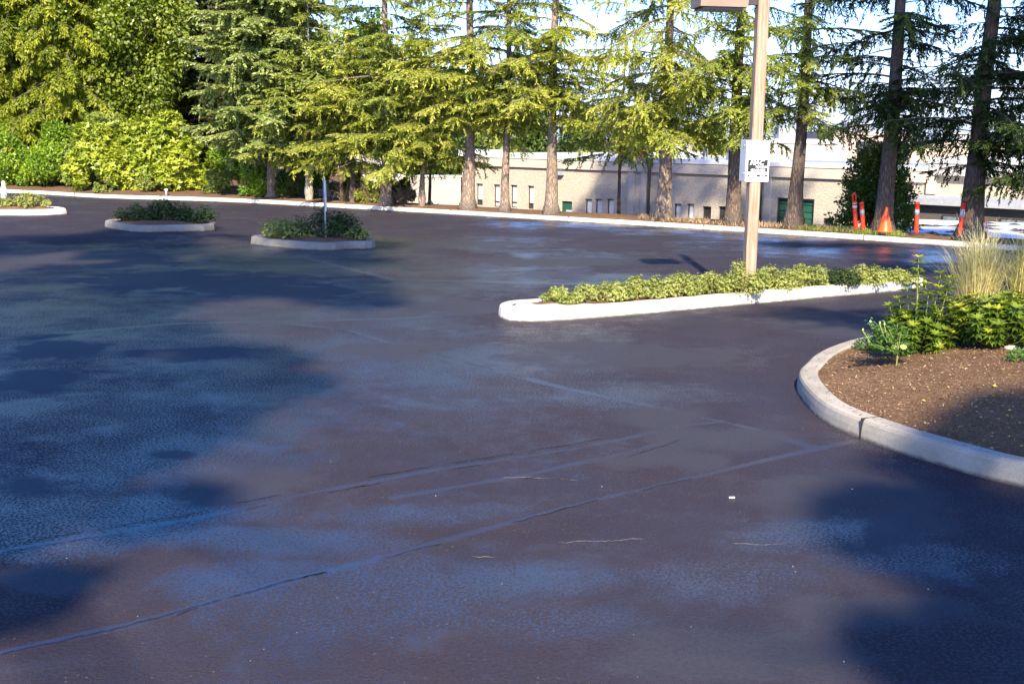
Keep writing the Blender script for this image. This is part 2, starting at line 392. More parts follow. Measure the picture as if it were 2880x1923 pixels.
def stucco_mat(name, base, pebble):
    mt, n, b = newmat(name); co = objco(n)
    v = node(n, 'ShaderNodeTexVoronoi', inp={'Scale': 22.0}); n.links.new(co, v.inputs['Vector'])
    bw = node(n, 'ShaderNodeSeparateColor'); n.links.new(v.outputs['Color'], bw.inputs[0])
    f = noise(n, co, 0.6, 5, 0.6); fine = noise(n, co, 9, 4, 0.7)
    col = mixc(n, math_(n, 'MULTIPLY', bw.outputs[0], pebble), base, tuple(c * 0.45 for c in base))
    col = mixc(n, maprange(n, f, 0.4, 0.7, 0, 0.35), col, tuple(c * 0.72 for c in base))
    mp = node(n, 'ShaderNodeMapping', inp={'Scale': (7, 7, 0.35)}); n.links.new(co, mp.inputs[0])
    st = noise(n, mp.outputs[0], 1.0, 4)
    col = mixc(n, maprange(n, st, 0.6, 0.75, 0, 0.3), col, tuple(c * 0.5 for c in base))
    n.links.new(col, b.inputs['Base Color']); b.inputs['Roughness'].default_value = 0.92
    b.inputs['Specular IOR Level'].default_value = 0.15
    bump(n, b, math_(n, 'ADD', fine, v.outputs['Distance']), 0.5, 0.03); return mt
M_wall = stucco_mat('exposed_aggregate_wall', (0.56, 0.485, 0.38), 0.5)
M_band = stucco_mat('smooth_parapet', (0.58, 0.505, 0.41), 0.1)
M_cap = plain('white_metal_coping', (0.78, 0.78, 0.78), 0.45, nz=0.05)
M_wallw = stucco_mat('pale_concrete_wall', (0.47, 0.43, 0.375), 0.1)
M_far = stucco_mat('pinkish_wall', (0.58, 0.45, 0.38), 0.1)
M_farb = stucco_mat('cream_wall', (0.66, 0.55, 0.42), 0.1)
M_green = plain('dark_green_paint', (0.022, 0.10, 0.065), 0.4, nz=0.15, scale=1.5)
M_blind = plain('white_blind_behind_glass', (0.72, 0.74, 0.78), 0.2, nz=0.05, spec=0.6)
M_glass = plain('dark_window_glass', (0.05, 0.055, 0.06), 0.12, nz=0.4, scale=1.2, spec=0.8)
M_frame = plain('dark_bronze_frame', (0.05, 0.042, 0.035), 0.4)
M_redm = plain('red_metal', (0.42, 0.07, 0.04), 0.6)
M_grey = plain('grey_metal', (0.35, 0.36, 0.38), 0.45, nz=0.1)
def membrane_mat():
    mt, n, b = newmat('white_roof_membrane'); co = objco(n)
    mp = node(n, 'ShaderNodeMapping', inp={'Scale': (0.8, 1.4, 1)}); n.links.new(co, mp.inputs[0])
    f = noise(n, mp.outputs[0], 1.3, 5, 0.65)
    col = ramp(n, f, [(0.3, (0.55, 0.58, 0.63)), (0.6, (0.74, 0.76, 0.8))])
    n.links.new(col, b.inputs['Base Color']); b.inputs['Roughness'].default_value = 0.6; return mt
M_memb = membrane_mat()
M_ground = mulch_mat('far_ground', (0.05, 0.06, 0.02), (0.10, 0.11, 0.04), (0.18, 0.16, 0.09), 0.05)

# ---------------------------------------------------------------- ground, lot
KP = np.array([(-80, 47), (-45, 43), (-30, 41.3), (-20, 39.3), (-17, 38.25), (-15, 37.35), (-13.4, 36.2), (-12.2, 35.65), (-10, 35.3), (-7.9, 34.55), (-5.45, 33.05), (-1.48, 30.65), (3.16, 27.65), (6.84, 25.0), (9.0, 23.2), (12, 20.6), (20, 13.5), (40, -4), (80, -38)], float)
def K(x):
    xs = np.asarray(x, float)
    return (np.interp(xs - 0.6, KP[:, 0], KP[:, 1]) + np.interp(xs, KP[:, 0], KP[:, 1]) + np.interp(xs + 0.6, KP[:, 0], KP[:, 1])) / 3
KERBH = 0.11
def seg_dist(P, pts):
    d = np.full(len(P), 1e9)
    for a, c in zip(pts[:-1], pts[1:]):
        a = np.array(a); c = np.array(c); ab = c - a
        t = np.clip(((P - a) @ ab) / max(ab @ ab, 1e-9), 0, 1)
        d = np.minimum(d, np.linalg.norm(P - (a + t[:, None] * ab), axis=1))
    return d
def gl(l, z=0): return [tuple(G(a, c, z)[:2]) for a, c in l]
seam_lines = [
    (gl([(-200, 1300), (0, 1262), (440, 1190), (700, 1130), (1000, 1075), (1300, 1030), (1440, 1003), (1560, 975), (1660, 965)]), 0.04),
    (gl([(-200, 1540), (0, 1495), (300, 1430), (640, 1335), (900, 1270), (1300, 1160), (1600, 1090), (1860, 1030), (1980, 1005)]), 0.036),
    (gl([(620, 735), (800, 757), (960, 805), (1100, 840), (1300, 890), (1500, 932), (1700, 975), (1870, 1026)]), 0.05),
    (gl([(900, 1140), (1200, 1088), (1400, 1045), (1560, 1003)]), 0.035),
    (gl([(0, 775), (400, 741), (900, 730), (1130, 715)]), 0.06),
    (gl([(700, 590), (900, 640), (1300, 650), (1600, 640)]), 0.08),
]
pools = [(540, 655, 250, 26), (760, 665, 90, 14), (180, 592, 260, 20), (430, 812, 160, 18), (1500, 955, 120, 18), (1620, 1000, 150, 25), (1500, 1045, 100, 22), (1600, 1060, 60, 20), (1450, 815, 250, 28), (1330, 790, 110, 12), (1700, 1490, 300, 75), (1900, 1130, 220, 50), (520, 1120, 150, 40), (620, 1100, 130, 25), (390, 1040, 60, 12), (2050, 1190, 130, 60), (1950, 1400, 200, 40), (120, 800, 130, 30), (80, 870, 130, 22), (350, 640, 200, 25), (700, 680, 160, 18), (1050, 700, 180, 16), (1250, 600, 200, 10), (1900, 740, 120, 25), (100, 1330, 130, 30), (1120, 560, 200, 8), (60, 1110, 80, 30), (900, 800, 130, 16)]
xs = np.unique(np.concatenate([np.linspace(-80, -12, 40), np.linspace(-12, -5, 90), np.linspace(-5, 5, 230), np.linspace(5, 14, 80), np.linspace(14, 80, 35)]))
ys = np.unique(np.concatenate([np.linspace(-38, 2.5, 12), np.linspace(2.5, 11, 170), np.linspace(11, 20, 110), np.linspace(20, 60, 60)]))
XX, YY = np.meshgrid(xs, ys); KY = K(XX)
YYc = np.minimum(YY, KY + 0.05)
V = np.stack([XX.ravel(), YYc.ravel(), np.zeros(XX.size)], 1)
nx, ny = len(xs), len(ys)
I = (np.arange(ny - 1)[:, None] * nx + np.arange(nx - 1)[None, :]).ravel()
Fq = np.stack([I, I + 1, I + nx + 1, I + nx], 1)
ok = (V[Fq[:, 3], 1] - V[Fq[:, 0], 1] > 1e-5) | (V[Fq[:, 2], 1] - V[Fq[:, 1], 1] > 1e-5)
Fq = Fq[ok]
P2 = V[:, :2]
seam = np.zeros(len(V)); pool = np.zeros(len(V))
for pts, wd in seam_lines:
    seam = np.maximum(seam, np.clip(1 - seg_dist(P2, pts) / (wd * 1.9), 0, 1))
for (cx, cy, rx, ry) in pools:
    c0 = G(cx, cy); a = (G(cx + rx, cy) - c0).to_2d(); c = (G(cx, cy - ry) - c0).to_2d()
    Mi = np.linalg.inv(np.array([[a.x, c.x], [a.y, c.y]]))
    q = (P2 - np.array(c0[:2])) @ Mi.T
    pool = np.maximum(pool, np.clip(1 - 0.5 * np.linalg.norm(q, axis=1), 0, 1))
wets = [(600, 610, 450, 50), (750, 790, 420, 85), (200, 700, 360, 90), (450, 760, 400, 80), (900, 660, 260, 35), (500, 900, 160, 40), (150, 900, 260, 60), (300, 990, 260, 70), (1150, 870, 230, 35), (980, 930, 130, 25), (1400, 905, 160, 22), (600, 1060, 120, 20), (350, 1170, 320, 30), (120, 1230, 240, 30), (500, 1230, 300, 25), (900, 1180, 200, 20), (900, 1370, 260, 55), (600, 1330, 200, 30), (1200, 1330, 160, 30), (1900, 1220, 160, 40), (1700, 1320, 160, 40), (2050, 1280, 160, 30), (1250, 515, 130, 5), (1550, 530, 100, 5), (1750, 545, 100, 6), (2000, 575, 180, 8), (2100, 590, 150, 6), (1000, 560, 200, 10), (950, 700, 200, 20), (1250, 1420, 150, 30), (1300, 640, 200, 12)]
wet = np.zeros(len(V))
for (cx, cy, rx, ry) in wets:
    c0 = G(cx, cy); a = (G(cx + rx, cy) - c0).to_2d(); c = (G(cx, cy - ry) - c0).to_2d()
    Mi = np.linalg.inv(np.array([[a.x, c.x], [a.y, c.y]]))
    q = (P2 - np.array(c0[:2])) @ Mi.T
    wet = np.maximum(wet, np.clip(1 - 0.5 * np.linalg.norm(q, axis=1), 0, 1))
lot = mesh_np('parking_lot', V, Fq, M_asph, None, {'seam': ('POINT', seam), 'pool': ('POINT', pool), 'wet': ('POINT', wet)}, True)
tag(lot, kind='structure')

rng = random.Random(3)
def ribbon(name, px, wdt, mat, z=0.004, parent=lot, gap=0.0, wob=0.012, step=0.02):
    pts = [Vector(q) for q in (G(a, c)[:] for a, c in px)]
    P = []
    for a, c in zip(pts[:-1], pts[1:]):
        k = max(2, int((c - a).length / step))
        for i in range(k): P.append(a.lerp(c, i / k))
    off = 0.0; L = []; 
    for q in P:
        off = off * 0.93 + rng.uniform(-wob, wob); L.append((q.x + off * 0.3, q.y + off))
    mb = MB(); i = 0
    while i < len(L) - 2:
        run = rng.randint(6, 30); seg = L[i:i + run + 1]
        if len(seg) > 1 and rng.random() > gap:
            vs = []; fs = []
            for j, (x, y) in enumerate(seg):
                ww = wdt * rng.uniform(0.3, 1.0) * (0.15 if j in (0, len(seg) - 1) else 1)
                vs += [(x, y - ww, z), (x, y + ww, z)]
            fs = [(2 * j, 2 * j + 2, 2 * j + 3, 2 * j + 1) for j in range(len(seg) - 1)]
            mb.add(vs, fs)
        i += run if gap == 0 else rng.randint(run // 2 + 1, run + 8)
    return mb.build(name, mat, parent)
ribbon('crack', [(0, 1250), (440, 1180), (700, 1122), (1000, 1066), (1300, 1019), (1440, 999)], 0.008, M_crack, gap=0.12)
ribbon('crack', [(0, 1268), (440, 1197), (700, 1138), (1000, 1082), (1300, 1037)], 0.007, M_crack, gap=0.25)
ribbon('crack', [(0, 1500), (300, 1434), (640, 1340), (900, 1275), (1300, 1165), (1600, 1092)], 0.007, M_crack, gap=0.2)
ribbon('crack', [(400, 1412), (500, 1378), (580, 1350), (760, 1310)], 0.009, M_crack, gap=0.2)
ribbon('crack', [(580, 1308), (660, 1290), (740, 1290)], 0.009, M_crack, gap=0.2, wob=.03)
ribbon('crack', [(1200, 1097), (1440, 1048), (1560, 1010)], 0.006, M_crack, gap=0.3)
ribbon('crack', [(380, 742), (560, 745), (760, 752), (1000, 812), (1260, 880)], 0.012, M_crack, gap=0.4)
ribbon('crack', [(1380, 705), (1500, 712), (1640, 735)], 0.01, M_crack, gap=0.5)
ribbon('pale_crack', [(1150, 1095), (1300, 1102), (1500, 1118)], 0.004, M_crackw, gap=0.3)
ribbon('pale_crack', [(980, 1273), (1150, 1275)], 0.0035, M_crackw, gap=0.4)
ribbon('pale_crack', [(1280, 1245), (1440, 1238), (1810, 1250)], 0.003, M_crackw, gap=0.5)
ribbon('pale_crack', [(1700, 1420), (1780, 1440)], 0.003, M_crackw, gap=0.5)
# scattered grit on the lot
N = 36
rs = np.random.RandomState(5)
pp = []
for _ in range(N):
    q = G(rs.uniform(150, 2200), 880 + 680 * rs.rand() ** 0.8); pp.append((q.x, q.y, 0.006))
C = np.array(pp); s = 0.0015 + 0.0035 * rs.rand(N) ** 4
mb = MB()
for c, r_ in zip(C, s):
    a = rs.rand() * 6.28; e = rs.uniform(0.6, 1.6)
    vs = [(c[0] + math.cos(a + k * 1.57) * r_ * (e if k % 2 else 1), c[1] + math.sin(a + k * 1.57) * r_ * (e if k % 2 else 1), 0.004) for k in range(4)] + [(c[0], c[1], 0.004 + r_ * 0.8)]
    mb.add(vs, [(0, 1, 4), (1, 2, 4), (2, 3, 4), (3, 0, 4)])
q = mb.build('loose_grit', M_soilw); tag(q, 'pale grit and crumbs scattered over the wet asphalt', 'grit', kind='stuff')
q = G(1678, 1141)
t = MB(); t.box(-0.017, 0.017, -0.005, 0.005, 0.002, 0.009, Matrix.Translation((q.x, q.y, 0)) @ Matrix.Rotation(0.1, 4, 'Z'))
tag(t.build('paper_scrap', M_white), 'tiny white scrap lying alone on the asphalt', 'litter')

# edging kerb
def chaikin(p, n=2, closed=True):
    for _ in range(n):
        q = []
        m_ = len(p)
        for i in range(m_ if closed else m_ - 1):
            a = p[i]; c = p[(i + 1) % m_]
            q.append((a[0] * .75 + c[0] * .25, a[1] * .75 + c[1] * .25)); q.append((a[0] * .25 + c[0] * .75, a[1] * .25 + c[1] * .75))
        if not closed: q = [p[0]] + q + [p[-1]]
        p = q
    return p
def resample(p, step, closed=True):
    out = []
    m_ = len(p)
    for i in range(m_ if closed else m_ - 1):
        a = np.array(p[i]); c = np.array(p[(i + 1) % m_]); L = np.linalg.norm(c - a); k = max(1, int(L / step))
        for j in range(k): out.append(tuple(a + (c - a) * j / k))
    if not closed: out.append(p[-1])
    return out
def offset_pts(p, d, closed=True):      # counter-clockwise path, positive = inwards
    out = []; m_ = len(p)
    for i in range(m_):
        a = np.array(p[(i - 1) % m_] if (closed or i > 0) else p[i]); c = np.array(p[(i + 1) % m_] if (closed or i < m_ - 1) else p[i])
        t = c - a; t /= max(np.linalg.norm(t), 1e-9)
        out.append((p[i][0] - t[1] * d, p[i][1] + t[0] * d))
    return out
def kerb_mesh(name, path, h, wdt, mat, parent, closed=True, seed=1, wfun=None):
    r_ = random.Random(seed); n_ = len(path)
    prof = [(0, -0.01), (0.006, h * 0.5), (0.014, h - 0.03), (0.024, h - 0.010), (0.045, h), (wdt - 0.02, h), (wdt, h - 0.012), (wdt, -0.01)]
    rings = [offset_pts(path, d, closed) for d, _ in prof]
    vs = []; wz = [0.0] * n_
    for i in range(n_): wz[i] = 0.003 * math.sin(i * 0.11 + seed) + r_.uniform(-0.0006, 0.0006)
    for i in range(n_):
        for k, (d, z) in enumerate(prof):
            x, y = rings[k][i]
            j = r_.uniform(-0.0008, 0.0008) if k < 5 else 0
            vs.append((x + j, y + j, z + wz[i] * (1 if z > 0 else 0)))
    m_ = len(prof); fs = []
    for i in range(n_ if closed else n_ - 1):
        i2 = (i + 1) % n_
        for k in range(m_ - 1): fs.append((i * m_ + k, i2 * m_ + k, i2 * m_ + k + 1, i * m_ + k + 1))
    if not closed:
        fs.append(tuple(range(m_))[::-1]); fs.append(tuple((n_ - 1) * m_ + k for k in range(m_)))
    mb = MB(); mb.add(vs, fs)
    return mb.build(name, mat, parent, smooth=False)
kx = np.arange(-60, 40, 0.35)
kpath = [(float(a), float(K(a))) for a in kx]
ke = kerb_mesh('edging_kerb', kpath, KERBH, 0.16, M_curbw, None, closed=False, seed=4)
tag(ke, 'long pale concrete kerb along the far edge of the lot', 'kerb')
# joints in the far kerb
jb = MB()
for a in np.arange(-20, 14, 3.05):
    y = float(K(a)); tx = float(K(a + .1) - K(a - .1)) / .2; an = math.atan(tx)
    jb.box(-0.006, 0.006, -0.003, 0.17, 0.0, KERBH + 0.003, Matrix.Translation((a, y, 0)) @ Matrix.Rotation(an, 4, 'Z'))
jb.build('joint', M_crack, ke)

# terrain beyond the kerb
def sm(t): t = np.clip(t, 0, 1); return t * t * (3 - 2 * t)
def terrain_z(x, y):
    dd = y - K(x)
    side = sm((np.asarray(x, float) + 9) / 7.0)
    strip = 0.10 + 0.05 * sm(dd / 0.6)
    left = strip + 0.10 * sm(dd / 3)
    z = strip - (3.95 * sm((dd - 1.4) / 8.5))
    return left * (1 - side) + z * side
tx = np.unique(np.concatenate([np.linspace(-900, -60, 12), np.linspace(-60, 45, 240), np.linspace(45, 900, 12)]))
tt = np.unique(np.concatenate([np.linspace(0.152, 2.2, 22), np.linspace(2.2, 12, 40), np.linspace(12, 60, 20), np.linspace(60, 1600, 12)]))
XX, TT = np.meshgrid(tx, tt); YY = K(XX) + TT
ZZ = terrain_z(XX, YY)
rs = np.random.RandomState(2)
ZZ += rs.uniform(-0.018, 0.018, ZZ.shape) * (TT < 12) * (TT > 0.2)
ZZ = np.where(XX < -9, ZZ * np.where(TT > 40, 0, 1) + np.where(TT > 40, -3.8, 0), ZZ)
V = np.stack([XX.ravel(), YY.ravel(), ZZ.ravel()], 1); nx, ny = len(tx), len(tt)
I = (np.arange(ny - 1)[:, None] * nx + np.arange(nx - 1)[None, :]).ravel()
Fq = np.stack([I, I + 1, I + nx + 1, I + nx], 1)
tag(mesh_np('ground', V, Fq, M_soil, None, None, True), kind='structure')
def TZ(x, y): return float(terrain_z(x, y))

# ---------------------------------------------------------------- planting islands
def poly_inside(P, poly):
    x, y = P[:, 0], P[:, 1]; ins = np.zeros(len(P), bool); n_ = len(poly)
    for i in range(n_):
        x1, y1 = poly[i]; x2, y2 = poly[(i + 1) % n_]
        c = ((y1 > y) != (y2 > y)) & (x < (x2 - x1) * (y - y1) / (y2 - y1 + 1e-12) + x1); ins ^= c
    return ins
def island(name, path, h, wdt, mat, label, cat, z0, mound, mw, center, seed, soil=M_mulch, group=None):
    th = thing(name, label, cat, (0, 0, 0), 0, group)
    kerb_mesh('kerb', path, h, wdt, mat, th, True, seed)
    inner = offset_pts(path, wdt - 0.004)
    cl = [tuple(q) for q in inner] + [inner[0]]
    def hz(P):
        d = seg_dist(P, cl); return z0 + mound * (sm(d / mw))
    inn = np.array(inner); c = np.array(center); rs_ = np.random.RandomState(seed)
    ts = np.concatenate([np.linspace(1, 0.9, 6), np.linspace(0.87, 0.02, 36)])
    Vs = []
    for t in ts:
        P = c + (inn - c) * t; z = hz(P) + (rs_.uniform(-0.008, 0.008, len(P)) if t < 1 else 0); Vs.append(np.column_stack([P, z]))
    V = np.concatenate(Vs); n_ = len(inn); fs = []
    for i in range(len(ts) - 1):
        for k in range(n_): fs.append((i * n_ + k, i * n_ + (k + 1) % n_, (i + 1) * n_ + (k + 1) % n_, (i + 1) * n_ + k))
    mesh_np('soil_bed', V, np.array(fs), soil, th, None, True)
    return th, hz, inner

# front planter with bark mulch
pl_out = gl([(2348, 1118), (2250, 1095), (2150, 1065), (2050, 1035), (1980, 1008), (1920, 985), (1870, 955), (1835, 915), (1823, 885)])
pl_far = gl([(1840, 832), (1870, 803), (1930, 780), (2005, 764)], 0.15)
pl = [(14.5, 2.6), (11.0, 2.2), (7.5, 3.2), (4.9, 5.0)] + pl_out + pl_far + [(4.35, 12.1), (5.1, 13.1), (6.3, 14.2), (8.4, 15.0), (12, 15.3), (15, 14.5), (17, 10), (16.5, 5)]
pl = pl[::-1]
def ccw(p): 
    a = sum(p[i][0] * p[(i + 1) % len(p)][1] - p[(i + 1) % len(p)][0] * p[i][1] for i in range(len(p))); return p if a > 0 else p[::-1]
pl = ccw(pl)
plp = resample(chaikin(pl, 2), 0.08)
planter, planter_z, pl_inner = island('planter_bed', plp, 0.15, 0.17, M_curb, 'large rounded planter at right with concrete kerb and bark mulch', 'planter', 0.125, 0.24, 1.5, (9.0, 8.6), 7)
q0 = G(1983, 1007)
j = MB(); an = math.atan2(q0.y - 8.6, q0.x - 9.0)
ki = min(range(len(plp)), key=lambda i: (plp[i][0] - q0.x) ** 2 + (plp[i][1] - q0.y) ** 2)
kt = Vector((plp[(ki + 2) % len(plp)][0] - plp[ki - 2][0], plp[(ki + 2) % len(plp)][1] - plp[ki - 2][1])); an = math.atan2(kt.x, -kt.y)
j.box(-0.006, 0.19, -0.0018, 0.0018, 0.0, 0.1535, Matrix.Translation((plp[ki][0], plp[ki][1], 0)) @ Matrix.Rotation(an, 4, 'Z'))
j.build('joint', M_crack, planter)

i4 = gl([(1140, 722), (1150, 731), (1175, 736), (1240, 738), (1400, 727), (1600, 708), (1800, 690), (2000, 672), (2090, 664), (2114, 656)]) + [(5.95, 16.75), (5.65, 16.85), (4.9, 16.55), (1.9, 14.75), (0.2, 13.86), (-0.06, 13.72)]
i4 = ccw(i4); i4p = resample(chaikin(i4, 1), 0.07)
isl4, z4, in4 = island('kerbed_island', i4p, 0.15, 0.155, M_curbw, 'long narrow white kerbed island holding the lamp post', 'island', 0.13, 0.05, 0.4, (3.0, 15.0), 8)
# solid concrete nose at its left end
nb = MB(); nb.add([(0.02, 13.2, .152), (0.40, 13.13, .152), (0.95, 13.46, .152), (0.42, 13.72, .152), (0.08, 13.62, .152),
                   (0.02, 13.2, .05), (0.40, 13.13, .05), (0.95, 13.46, .05), (0.42, 13.72, .05), (0.08, 13.62, .05)],
                  [(0, 1, 2, 3, 4), (0, 5, 6, 1), (1, 6, 7, 2), (2, 7, 8, 3), (3, 8, 9, 4), (4, 9, 5, 0)])
nb.build('nose', M_curbw, isl4)

i3 = gl([(572, 560), (640, 568), (720, 574), (760, 575), (800, 571), (850, 571)]) + [(-2.55, 21.5), (-2.95, 22.2), (-4.3, 22.6), (-5.0, 22.2)]
i3 = ccw(i3); i3p = resample(chaikin(i3, 1), 0.1)
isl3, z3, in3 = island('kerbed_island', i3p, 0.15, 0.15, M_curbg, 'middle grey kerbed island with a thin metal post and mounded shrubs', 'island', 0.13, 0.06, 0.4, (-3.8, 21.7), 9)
i2 = gl([(237, 521), (290, 530), (330, 533), (400, 531), (490, 530)]) + [(-6.5, 25.3), (-7.3, 25.8), (-8.5, 25.9), (-9.0, 25.6)]
i2 = ccw(i2); i2p = resample(chaikin(i2, 1), 0.1)
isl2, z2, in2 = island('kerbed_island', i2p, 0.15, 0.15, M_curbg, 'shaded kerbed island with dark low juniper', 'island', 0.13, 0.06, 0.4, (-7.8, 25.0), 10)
i1 = gl([(-60, 494), (0, 494), (100, 494), (140, 492)]) + [(-11.15, 28.9), (-11.7, 29.6), (-13.6, 29.8)]
i1 = ccw(i1); i1p = resample(chaikin(i1, 1), 0.1)
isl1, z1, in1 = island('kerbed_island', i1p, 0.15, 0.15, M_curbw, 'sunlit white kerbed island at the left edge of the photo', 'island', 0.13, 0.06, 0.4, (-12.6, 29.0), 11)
i0 = gl([(-90, 472), (-30, 471), (6, 470)]) + [(-14.7, 32.6), (-16.5, 33.0), (-17.5, 32.2)]
i0 = ccw(i0); i0p = resample(chaikin(i0, 1), 0.1)
isl0, z0_, in0 = island('kerbed_island', i0p, 0.15, 0.15, M_curbw, 'farthest white kerbed island, just peeking in at the left edge', 'island', 0.13, 0.06, 0.4, (-16.0, 32.2), 12)

# wood chips and fallen leaves on the big planter
rs = np.random.RandomState(21)
P = np.column_stack([rs.uniform(2.2, 6.5, 70000), rs.uniform(5.0, 14, 70000)])
P = P[poly_inside(P, offset_pts(plp, 0.18))]
keep = rs.rand(len(P)) < np.clip(1.25 - (P[:, 1] - 6) * 0.1, 0.2, 1)
P = P[keep]; n_ = len(P)
z = planter_z(P)
a = rs.uniform(0, 6.283, n_)
D = np.column_stack([np.cos(a), np.sin(a), rs.normal(0, 0.28, n_)]); Nn = nrm(np.column_stack([rs.normal(0, .4, n_), rs.normal(0, .4, n_), np.ones(n_)]))
L = 0.012 + 0.036 * rs.rand(n_) ** 2.2; W = 0.003 + 0.006 * rs.rand(n_)
o = leaves('wood_chips', M_chip, None, np.column_stack([P, z + 0.004 + 0.008 * rs.rand(n_)]), D, Nn, L, W, rs.rand(n_) ** 1.6)
tag(o, 'brown shredded bark chips covering the big planter', 'mulch', kind='stuff')
pts = []
for _ in range(60):
    q = G(rs.uniform(2080, 2348), rs.uniform(850, 1030), 0.3); pts.append((q.x, q.y))
P = np.array(pts); P = P[poly_inside(P, offset_pts(plp, 0.22))]; n_ = len(P)
a = rs.uniform(0, 6.283, n_)
o = leaves('fallen_leaves', M_yleaf, None, np.column_stack([P, planter_z(P) + 0.02]), np.column_stack([np.cos(a), np.sin(a), rs.normal(0.1, .2, n_)]), np.column_stack([rs.normal(0, .3, n_), rs.normal(-.2, .3, n_), np.ones(n_)]), rs.uniform(.02, .042, n_), rs.uniform(.015, .028, n_), rs.rand(n_) ** .8, 0.2)
tag(o, 'yellow and orange fallen leaves strewn on the dark mulch', 'fallen leaves', kind='stuff')
# crumbs of bark on the kerb top
n_ = 160; pk = []
inn = offset_pts(plp, 0.09)
vis = [q for q in inn if q[0] < 3.6 and 6.5 < q[1] < 11.5]
for _ in range(n_):
    q = vis[rs.randint(len(vis))]; pk.append((q[0] + rs.normal(0, .035), q[1] + rs.normal(0, .035), 0.1525))
a = rs.uniform(0, 6.28, n_)
o = leaves('bark_crumbs', M_chip, None, np.array(pk), np.column_stack([np.cos(a), np.sin(a), np.full(n_, .08)]), np.tile([0, 0, 1.], (n_, 1)), rs.uniform(.008, .03, n_), rs.uniform(.005, .012, n_), rs.rand(n_) * .3)
tag(o, 'dark bark crumbs spilled along the planter kerb top', 'bark crumbs', kind='stuff')

# ---------------------------------------------------------------- vegetation generators
def blob_leaves(rs, blobs, n, L, W, up=0.4, droop=0.0, shell=0.55, rosette=0, zmin=0.02, squash=1.0):
    """leaf positions spread through a set of blobs (x,y,z,rx,rz)"""
    B = np.array([(b[0], b[1], b[2], b[3], b[4] if len(b) > 4 else b[3] * 0.8) for b in blobs], float)
    wgt = B[:, 3] ** 2; wgt /= wgt.sum()
    m_ = n if not rosette else n // rosette
    k = rs.choice(len(B), m_, p=wgt)
    d = nrm(rs.normal(0, 1, (m_, 3)))
    rad = (shell + (1 - shell) * rs.rand(m_) ** 0.6) * (1 + 0.13 * np.sin(d[:, 0] * 7 + k) + 0.11 * np.cos(d[:, 2] * 9 + k * 2) + rs.normal(0, 0.05, m_))
    C = B[k, :3] + d * np.column_stack([B[k, 3], B[k, 3], B[k, 4]]) * rad[:, None]
    hue = rs.rand(len(B))[k] * 0.35 + rs.rand(m_) * 0.25
    if rosette:
        ax = nrm(d * 0.8 + np.array([0, 0, 0.75]) + rs.normal(0, .25, (m_, 3)))
        C = np.repeat(C, rosette, 0); ax = np.repeat(ax, rosette, 0); d = np.repeat(d, rosette, 0); hue = np.repeat(hue, rosette)
        rnd = nrm(rs.normal(0, 1, C.shape)); rad_ = nrm(rnd - ax * (rnd * ax).sum(1, keepdims=True))
        D = nrm(rad_ + ax * rs.uniform(0.15, 0.7, (len(C), 1))); N_ = nrm(ax - D * 0.3 + rs.normal(0, .15, C.shape))
        hue = hue + rs.rand(len(C)) * 0.4
    else:
        D = nrm(d * 0.4 + rs.normal(0, 0.6, d.shape) + np.array([0, 0, up - droop]))
        N_ = nrm(d * 0.9 + rs.normal(0, 0.45, d.shape) + np.array([0, 0, 0.45]))
        hue = hue + rs.rand(m_) * 0.4
    ok = C[:, 2] > zmin
    C, D, N_, hue = C[ok], D[ok], N_[ok], hue[ok]
    n2 = len(C)
    return C, D, N_, L * rs.uniform(0.7, 1.25, n2), W * rs.uniform(0.75, 1.2, n2), np.clip(hue, 0, 1)

def bush(name, label, cat, loc, blobs, n, L, W, mat, seed, group=None, rosette=0, up=0.3, shell=0.5, stems=5, stemmat=None, fold=0.0, droop=0.0, part='foliage'):
    rs_ = np.random.RandomState(seed); rg = random.Random(seed)
    th = thing(name, label, cat, loc, 0, group)
    leaves(part, mat, th, *blob_leaves(rs_, blobs, n, L, W, up, droop, shell, rosette), fold)
    mb = MB()
    for i in range(stems):
        b = blobs[i % len(blobs)]
        e = Vector((b[0] + rg.uniform(-.3, .3) * b[3], b[1] + rg.uniform(-.3, .3) * b[3], b[2] + 0.2 * b[3]))
        s0 = Vector((b[0] * 0.35 + rg.uniform(-.05, .05), b[1] * 0.35 + rg.uniform(-.05, .05), -0.03))
        mid = s0.lerp(e, 0.5) + Vector((rg.uniform(-.06, .06), rg.uniform(-.06, .06), 0.03)) * b[3]
        r0 = max(0.006, b[3] * 0.03)
        mb.tube([s0, mid, e], [r0, r0 * .7, r0 * .3], 5)
    mb.build('stems', stemmat or M_twig, th, True)
    return th

def trunk_pts(rg, Hh, lean, wob):
    pts = []; n_ = 14
    ph = rg.uniform(0, 6)
    for i in range(n_ + 1):
        t = (i / n_) ** 1.25
        z = Hh * t
        pts.append(Vector((lean[0] * z + wob * math.sin(z * 0.9 + ph), lean[1] * z + wob * math.cos(z * 0.7 + ph), z - (0.12 if i == 0 else 0))))
    return pts

